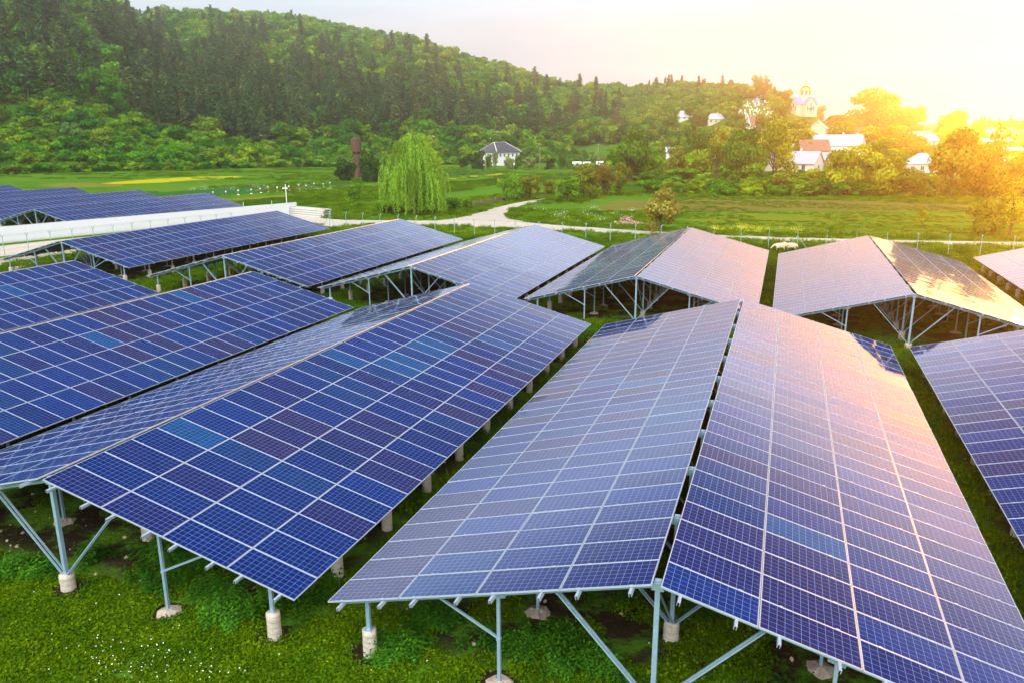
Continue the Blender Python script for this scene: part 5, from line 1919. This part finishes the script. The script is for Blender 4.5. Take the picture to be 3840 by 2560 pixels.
def nettle(seed, h=0.55, leaf=0.075, n=9, col=(0.036, 0.120, 0.010)):
    rg = np.random.default_rng(seed)
    Q, K = [], []
    for s in range(n):
        a, r = rg.uniform(0, 6.28), 0.30 * math.sqrt(rg.uniform())
        x, y = math.cos(a) * r, math.sin(a) * r
        hh = h * rg.uniform(0.55, 1.1)
        lx, ly = math.cos(a) * 0.25 * hh, math.sin(a) * 0.25 * hh
        for k in range(6):
            f = (k + 1) / 6
            for sgn in (-1, 1):
                b_ = a + (k % 2) * 1.57 + (0 if sgn > 0 else 3.14) + rg.normal() * 0.2
                l = leaf * (1.25 - 0.6 * f) * rg.uniform(0.8, 1.25)
                d = np.array([math.cos(b_), math.sin(b_), -0.25])
                sd = np.array([-math.sin(b_), math.cos(b_), 0]) * l * 0.42
                p = np.array([x + lx * f, y + ly * f, hh * f])
                Q.append([p, p + d * l + sd, p + d * 2.1 * l, p + d * l - sd])
                K.append(np.ones(3) * rg.uniform(0.75, 1.3))
    return quads('leafy_weed', np.array(Q), GRASS, np.array(K) * np.array(col))


TUFTS = [tuft(500 + i, 0.24, 26, 46, 0.10, 0.034) for i in range(5)]
BIGT = [tuft(520 + i, 0.55, 70, 60, 0.26, 0.055) for i in range(5)]
VERGE = [tuft(540 + i, 1.1, 90, 70, 0.55, 0.11, VGRASS) for i in range(4)]
NETT = [nettle(560 + i) for i in range(5)]  # leaf colour kept darker, standing in for shade under the tables
NETT2 = [nettle(580 + i, 0.5, 0.09, 9, (0.060, 0.185, 0.014)) for i in range(4)]


def footprint(x, y):
    m = np.zeros(x.shape, bool)
    for _, u, v0, n in TABLES:
        m |= (np.abs(x - u) < 7.3) & (y > v0 + 0.9) & (y < v0 + n * MP - 0.5)
    return m


def value_noise(x, y, s, seed):
    rg = np.random.default_rng(seed)
    g = rg.uniform(size=(256, 256))
    xi, yi = np.floor(x / s).astype(int), np.floor(y / s).astype(int)
    fx_, fy2 = x / s - xi, y / s - yi
    fx_, fy2 = fx_ * fx_ * (3 - 2 * fx_), fy2 * fy2 * (3 - 2 * fy2)
    q = lambda i, j: g[(xi + i) % 256, (yi + j) % 256]
    return (q(0, 0) * (1 - fx_) + q(1, 0) * fx_) * (1 - fy2) + (q(0, 1) * (1 - fx_) + q(1, 1) * fx_) * fy2


def area(x0, x1, y0, y1, dens):
    n = int((x1 - x0) * (y1 - y0) * dens)
    return rng.uniform(x0, x1, n), rng.uniform(y0, y1, n)


def in_view(x, y, m=140):
    a, b_, c = project(np.stack([x, y, np.zeros_like(x)], -1))
    return (c > 2) & (a > -m) & (a < 3840 + m) & (b_ > 0) & (b_ < 2560 + 3 * m)


def lay(name, meshes, x, y, s0, s1, label, cat, hs=1.0):
    n = len(x)
    rot = np.zeros((n, 3))
    rot[:, 2] = rng.uniform(0, 6.28, n)
    rot[:, :2] = rng.normal(size=(n, 2)) * 0.06
    s = rng.uniform(s0, s1, n)
    scl = np.stack([s, s, s * rng.uniform(0.75, 1.25, n) * hs], -1)
    return scatter(name, meshes, np.stack([x, y, np.zeros(n) - 0.01], -1), rot, scl, rng.integers(0, len(meshes), n), label, cat)


# near lawn
FOOT = [(-18.16, 14.12), (-18.16 + 3.5, 14.12), (-18.16 + 6.85, 14.12), (-1.84 - 6.85, 14.31), (-1.84 - 3.5, 14.31), (-1.84, 14.31)]
SOILP = field_material('trodden_soil', (0.030, 0.021, 0.013), (0.055, 0.040, 0.026), None, 0, 0, 2.0)
for fp_ in FOOT:
    sheet('bare_soil', [(fp_[0] + rnd.uniform(0.45, 0.8) * math.cos(q), fp_[1] + rnd.uniform(0.4, 0.65) * math.sin(q)) for q in np.linspace(0, 6.28, 15)[:-1]], SOILP)
x, y = area(-23, 4, 9, 15, 2.4)
k = in_view(x, y) & (value_noise(x, y, 1.1, 81) > 0.60)
lay('tall_tufts', BIGT, x[k], y[k], 0.35, 0.75, 'taller uneven grass tufts in the lawn at the front', 'grass')
wp = [G(*p) for p in ((40, 2150), (100, 2120), (150, 2160), (620, 2090), (700, 2130), (830, 2320), (780, 2230), (900, 2290), (1500, 2440), (1960, 2420), (2060, 2400), (2120, 2500), (1640, 2330), (1460, 2440), (2240, 2490))]
x = np.array([p[0] for p in wp for _ in range(9)]) + rng.normal(size=9 * len(wp)) * 0.28
y = np.array([p[1] for p in wp for _ in range(9)]) + rng.normal(size=9 * len(wp)) * 0.22
lay('weeds', NETT2, x, y, 0.6, 1.1, 'broad-leaved weed clumps at the front edge of the tables', 'weeds')
x, y = area(-24, 12, 8.0, 22, 30)
fp = footprint(x, y)
k = in_view(x, y) & (~fp | (value_noise(x, y, 1.3, 5) > 0.74))
k &= ~((value_noise(x, y, 0.5, 9) > 0.93) & (value_noise(x, y, 2.0, 3) > 0.6))
for fp_ in FOOT:
    k &= np.hypot(x - fp_[0], y - fp_[1]) > 0.36 + 0.3 * value_noise(x, y, 0.3, 71)
lay('lawn', TUFTS, x[k], y[k], 0.8, 1.35, 'short bright green clover lawn in front of the tables', 'grass')
# between the tables
x, y = area(-75, 36, 20, 96, 2.6)
fp = footprint(x, y)
k = in_view(x, y) & (~fp | (value_noise(x, y, 2.2, 15) > 0.72)) & (x > -76 + (y - 60) * 0.15)
lay('grass', BIGT, x[k], y[k], 0.8, 1.3, 'green grass growing between the rows of solar tables', 'grass')
# verges and meadow beyond the road
rp = np.array(road_pts)


def in_poly(x, y, P):
    c = np.zeros(x.shape, bool)
    j = len(P) - 1
    for i in range(len(P)):
        xi, yi, xj, yj = P[i][0], P[i][1], P[j][0], P[j][1]
        c ^= ((yi > y) != (yj > y)) & (x < (xj - xi) * (y - yi) / (yj - yi + 1e-12) + xi)
        j = i
    return c


x, y = area(-85, 45, 90, 135, 0.9)
k = in_view(x, y) & ~in_poly(x, y, rp) & ~((x < -73) & (y < 116)) & ~((x > -16) & (y > 112))
lay('verge_grass', VERGE, x[k], y[k], 0.35, 0.9, 'rough tall grass along both sides of the gravel road', 'grass')
x, y = area(-150, 70, 135, 235, 0.5)
k = in_view(x, y) & ~in_poly(x, y, rp) & (value_noise(x, y, 14, 22) > 0.42) & ~((x > -38) & (y < 172))
lay('meadow_grass', VERGE, x[k], y[k], 0.35, 0.95, 'uneven tall meadow grass in the valley fields', 'grass', 0.8)
x, y = area(-300, -30, 200, 345, 0.10)
k = in_view(x, y) & (value_noise(x * 0.35, y, 7, 51) > 0.5) & ~((y < 235) & (x > -150))
lay('meadow_grass', VERGE, x[k], y[k], 0.7, 1.7, 'streaks of rough tall grass in the far valley fields', 'grass', 0.6)
rx_, ry_ = [], []
for row in np.arange(113.5, 186, 1.7):
    q = np.arange(-24, 62, 0.75)
    rx_.append(q + rng.normal(size=q.shape) * 0.2)
    ry_.append(row + q * 0.10 + rng.normal(size=q.shape) * 0.16)
x, y = np.concatenate(rx_), np.concatenate(ry_)
k = in_view(x, y) & (value_noise(x * 0.3, y, 4.0, 61) > 0.40) & (rng.uniform(size=x.shape) < 0.75)
lay('crop_rows', BIGT, x[k], y[k], 0.5, 1.15, 'rows of low green crop plants in the fields right of the road fork', 'crop', 0.7)
rx_, ry_ = [], []
for u0 in np.arange(-111.5, -86, 1.5):
    q = np.arange(121, 250, 0.9)
    rx_.append(u0 + 0.17 * (q - 110) + rng.normal(size=q.shape) * 0.15)
    ry_.append(q + rng.normal(size=q.shape) * 0.2)
x, y = np.concatenate(rx_), np.concatenate(ry_)
k = in_view(x, y) & (value_noise(x, y * 0.4, 5.0, 63) > 0.36)
lay('crop_rows', BIGT, x[k], y[k], 0.7, 1.4, 'rows of low green crop plants in the field behind the white wall', 'crop', 1.0)
# weeds under and around the tables
x, y = area(-45, 20, 12.5, 50, 2.0)
fp = footprint(x, y)
nz = value_noise(x, y, 1.9, 31)
k = in_view(x, y) & np.where(fp, nz > 0.50, (nz > 0.72) & (y > 14.5))
lay('weeds', NETT, x[k], y[k], 0.55, 1.15, 'leafy nettles under the front tables, coloured darker for the shade there', 'weeds')
x, y = area(-70, 36, 44, 95, 1.0)
nz = value_noise(x, y, 3.0, 33)
k = in_view(x, y) & (nz > np.where(footprint(x, y), 0.62, 0.52))
lay('weeds', NETT, x[k], y[k], 0.9, 1.8, 'leafy weeds under the second row of tables and along the fence', 'weeds')

# daisies and dandelions
b = MB()
b.lathe([(0.0, 0.010), (0.009, 0.008), (0.017, 0.0)], n=7)
DAISY = b.mesh('daisy', plain('daisy_white', (0.75, 0.75, 0.70), 0.8))
DANDY = b.mesh('dandelion', plain('dandelion_yellow', (0.75, 0.50, 0.02), 0.8))
n = 110
c0 = [G(520, 2470), G(420, 2520), G(640, 2490), G(330, 2440), G(760, 2540)]
ci = rng.integers(0, 5, n)
x = np.array([c0[i][0] for i in ci]) + rng.normal(size=n) * 0.55
y = np.array([c0[i][1] for i in ci]) + rng.normal(size=n) * 0.32
x2, y2 = area(-20, 0, 9, 14.5, 0.5)
x, y = np.concatenate([x, x2]), np.concatenate([y, y2])
z = rng.uniform(0.08, 0.15, len(x))
rot = np.zeros((len(x), 3))
rot[:, :2] = rng.normal(size=(len(x), 2)) * 0.4
s = rng.uniform(0.6, 1.2, len(x))
scatter('daisies', [DAISY], np.stack([x, y, z], -1), rot, np.stack([s, s, s], -1), np.zeros(len(x)), 'white daisies dotted over the lawn at the bottom left', 'flowers')
x, y = area(-20, 4, 9, 15, 0.35)
z = rng.uniform(0.08, 0.14, len(x))
rot = np.zeros((len(x), 3))
s = rng.uniform(0.6, 1.1, len(x))
scatter('dandelions', [DANDY], np.stack([x, y, z], -1), rot, np.stack([s, s, s], -1), np.zeros(len(x)), 'yellow dandelions dotted over the lawn', 'flowers')
# yellow rape plants and white cow parsley beyond the road
yel = quads('flower_clump', leaf_quads(rng.normal(size=(60, 3)) * [0.5, 0.5, 0.18] + [0, 0, 0.9], rng.uniform(0.035, 0.08, 60), 0.5),
            plain('rape_yellow', (0.72, 0.60, 0.02), 0.8))
wht = quads('flower_clump', leaf_quads(rng.normal(size=(36, 3)) * [0.6, 0.6, 0.12] + [0, 0, 0.7], rng.uniform(0.03, 0.07, 36), 0.9),
            plain('parsley_white', (0.70, 0.72, 0.62), 0.8))
pts = [G(rng.uniform(2660, 3260), rng.uniform(868, 886)) for _ in range(110)]
pts = [p for p in pts if value_noise(np.array([p[0]]), np.array([p[1]]), 3.0, 41)[0] > 0.6]
x, y = np.array(pts).T
s = rng.uniform(0.4, 0.95, len(x))
scatter('yellow_flowers', [yel], np.stack([x, y, x * 0], -1), np.zeros((len(x), 3)), np.stack([s, s, s], -1), np.zeros(len(x)), 'yellow flowering plants along the far side of the road', 'flowers')
pts = [G(rng.uniform(2000, 2420), rng.uniform(790, 842)) for _ in range(22)] + [G(rng.uniform(700, 1240), rng.uniform(690, 722)) for _ in range(40)]
x, y = np.array(pts).T
s = rng.uniform(0.6, 1.2, len(x))
scatter('white_flowers', [wht], np.stack([x, y, x * 0], -1), np.zeros((len(x), 3)), np.stack([s, s, s], -1), np.zeros(len(x)), 'white cow parsley in the rough grass beyond the road', 'flowers')
# stones on the bare soil
st = MB()
st.lathe([(0.0, 0.05), (0.04, 0.04), (0.06, 0.0), (0.03, -0.03)], n=6)
st.v = [(a * rnd.uniform(.7, 1.4), b_ * rnd.uniform(.7, 1.3), c * rnd.uniform(.7, 1.3)) for a, b_, c in st.v]
STN = st.mesh('stone', plain('pale_stone', (0.36, 0.29, 0.20), 0.9))
x, y = area(-30, 14, 13.5, 40, 0.8)
k = in_view(x, y) & footprint(x, y)
x, y = x[k], y[k]
rot = rng.uniform(0, 6.28, (len(x), 3)) * [0.1, 0.1, 1]
s = rng.uniform(0.4, 1.3, len(x))
scatter('stones', [STN], np.stack([x, y, x * 0 + 0.015], -1), rot, np.stack([s, s * rng.uniform(.6, 1, len(x)), s], -1), np.zeros(len(x)), 'pale stones on the bare soil under the tables', 'stones')

# ------------------------------------------------------------------ air
hz_mat = bpy.data.materials.new('glow_haze')  # haze added so the low sun spreads an orange glow
hz_mat.use_nodes = True
t = NT(hz_mat.node_tree)
t.n.clear()
o_ = t.n.new('ShaderNodeOutputMaterial')
pv = t.n.new('ShaderNodeVolumePrincipled')
pv.inputs['Color'].default_value = (0.94, 0.91, 0.80, 1)
pv.inputs['Density'].default_value = 0.00056
pv.inputs['Anisotropy'].default_value = 0.83
t.l.new(pv.outputs[0], o_.inputs['Volume'])
b = MB()
b.box((0, 0, 84.0), (2300, 2300, 170.0))
tag(b.build('haze', hz_mat), 'thin haze added over the whole valley to carry the orange sun glow', 'haze', None, 'stuff')
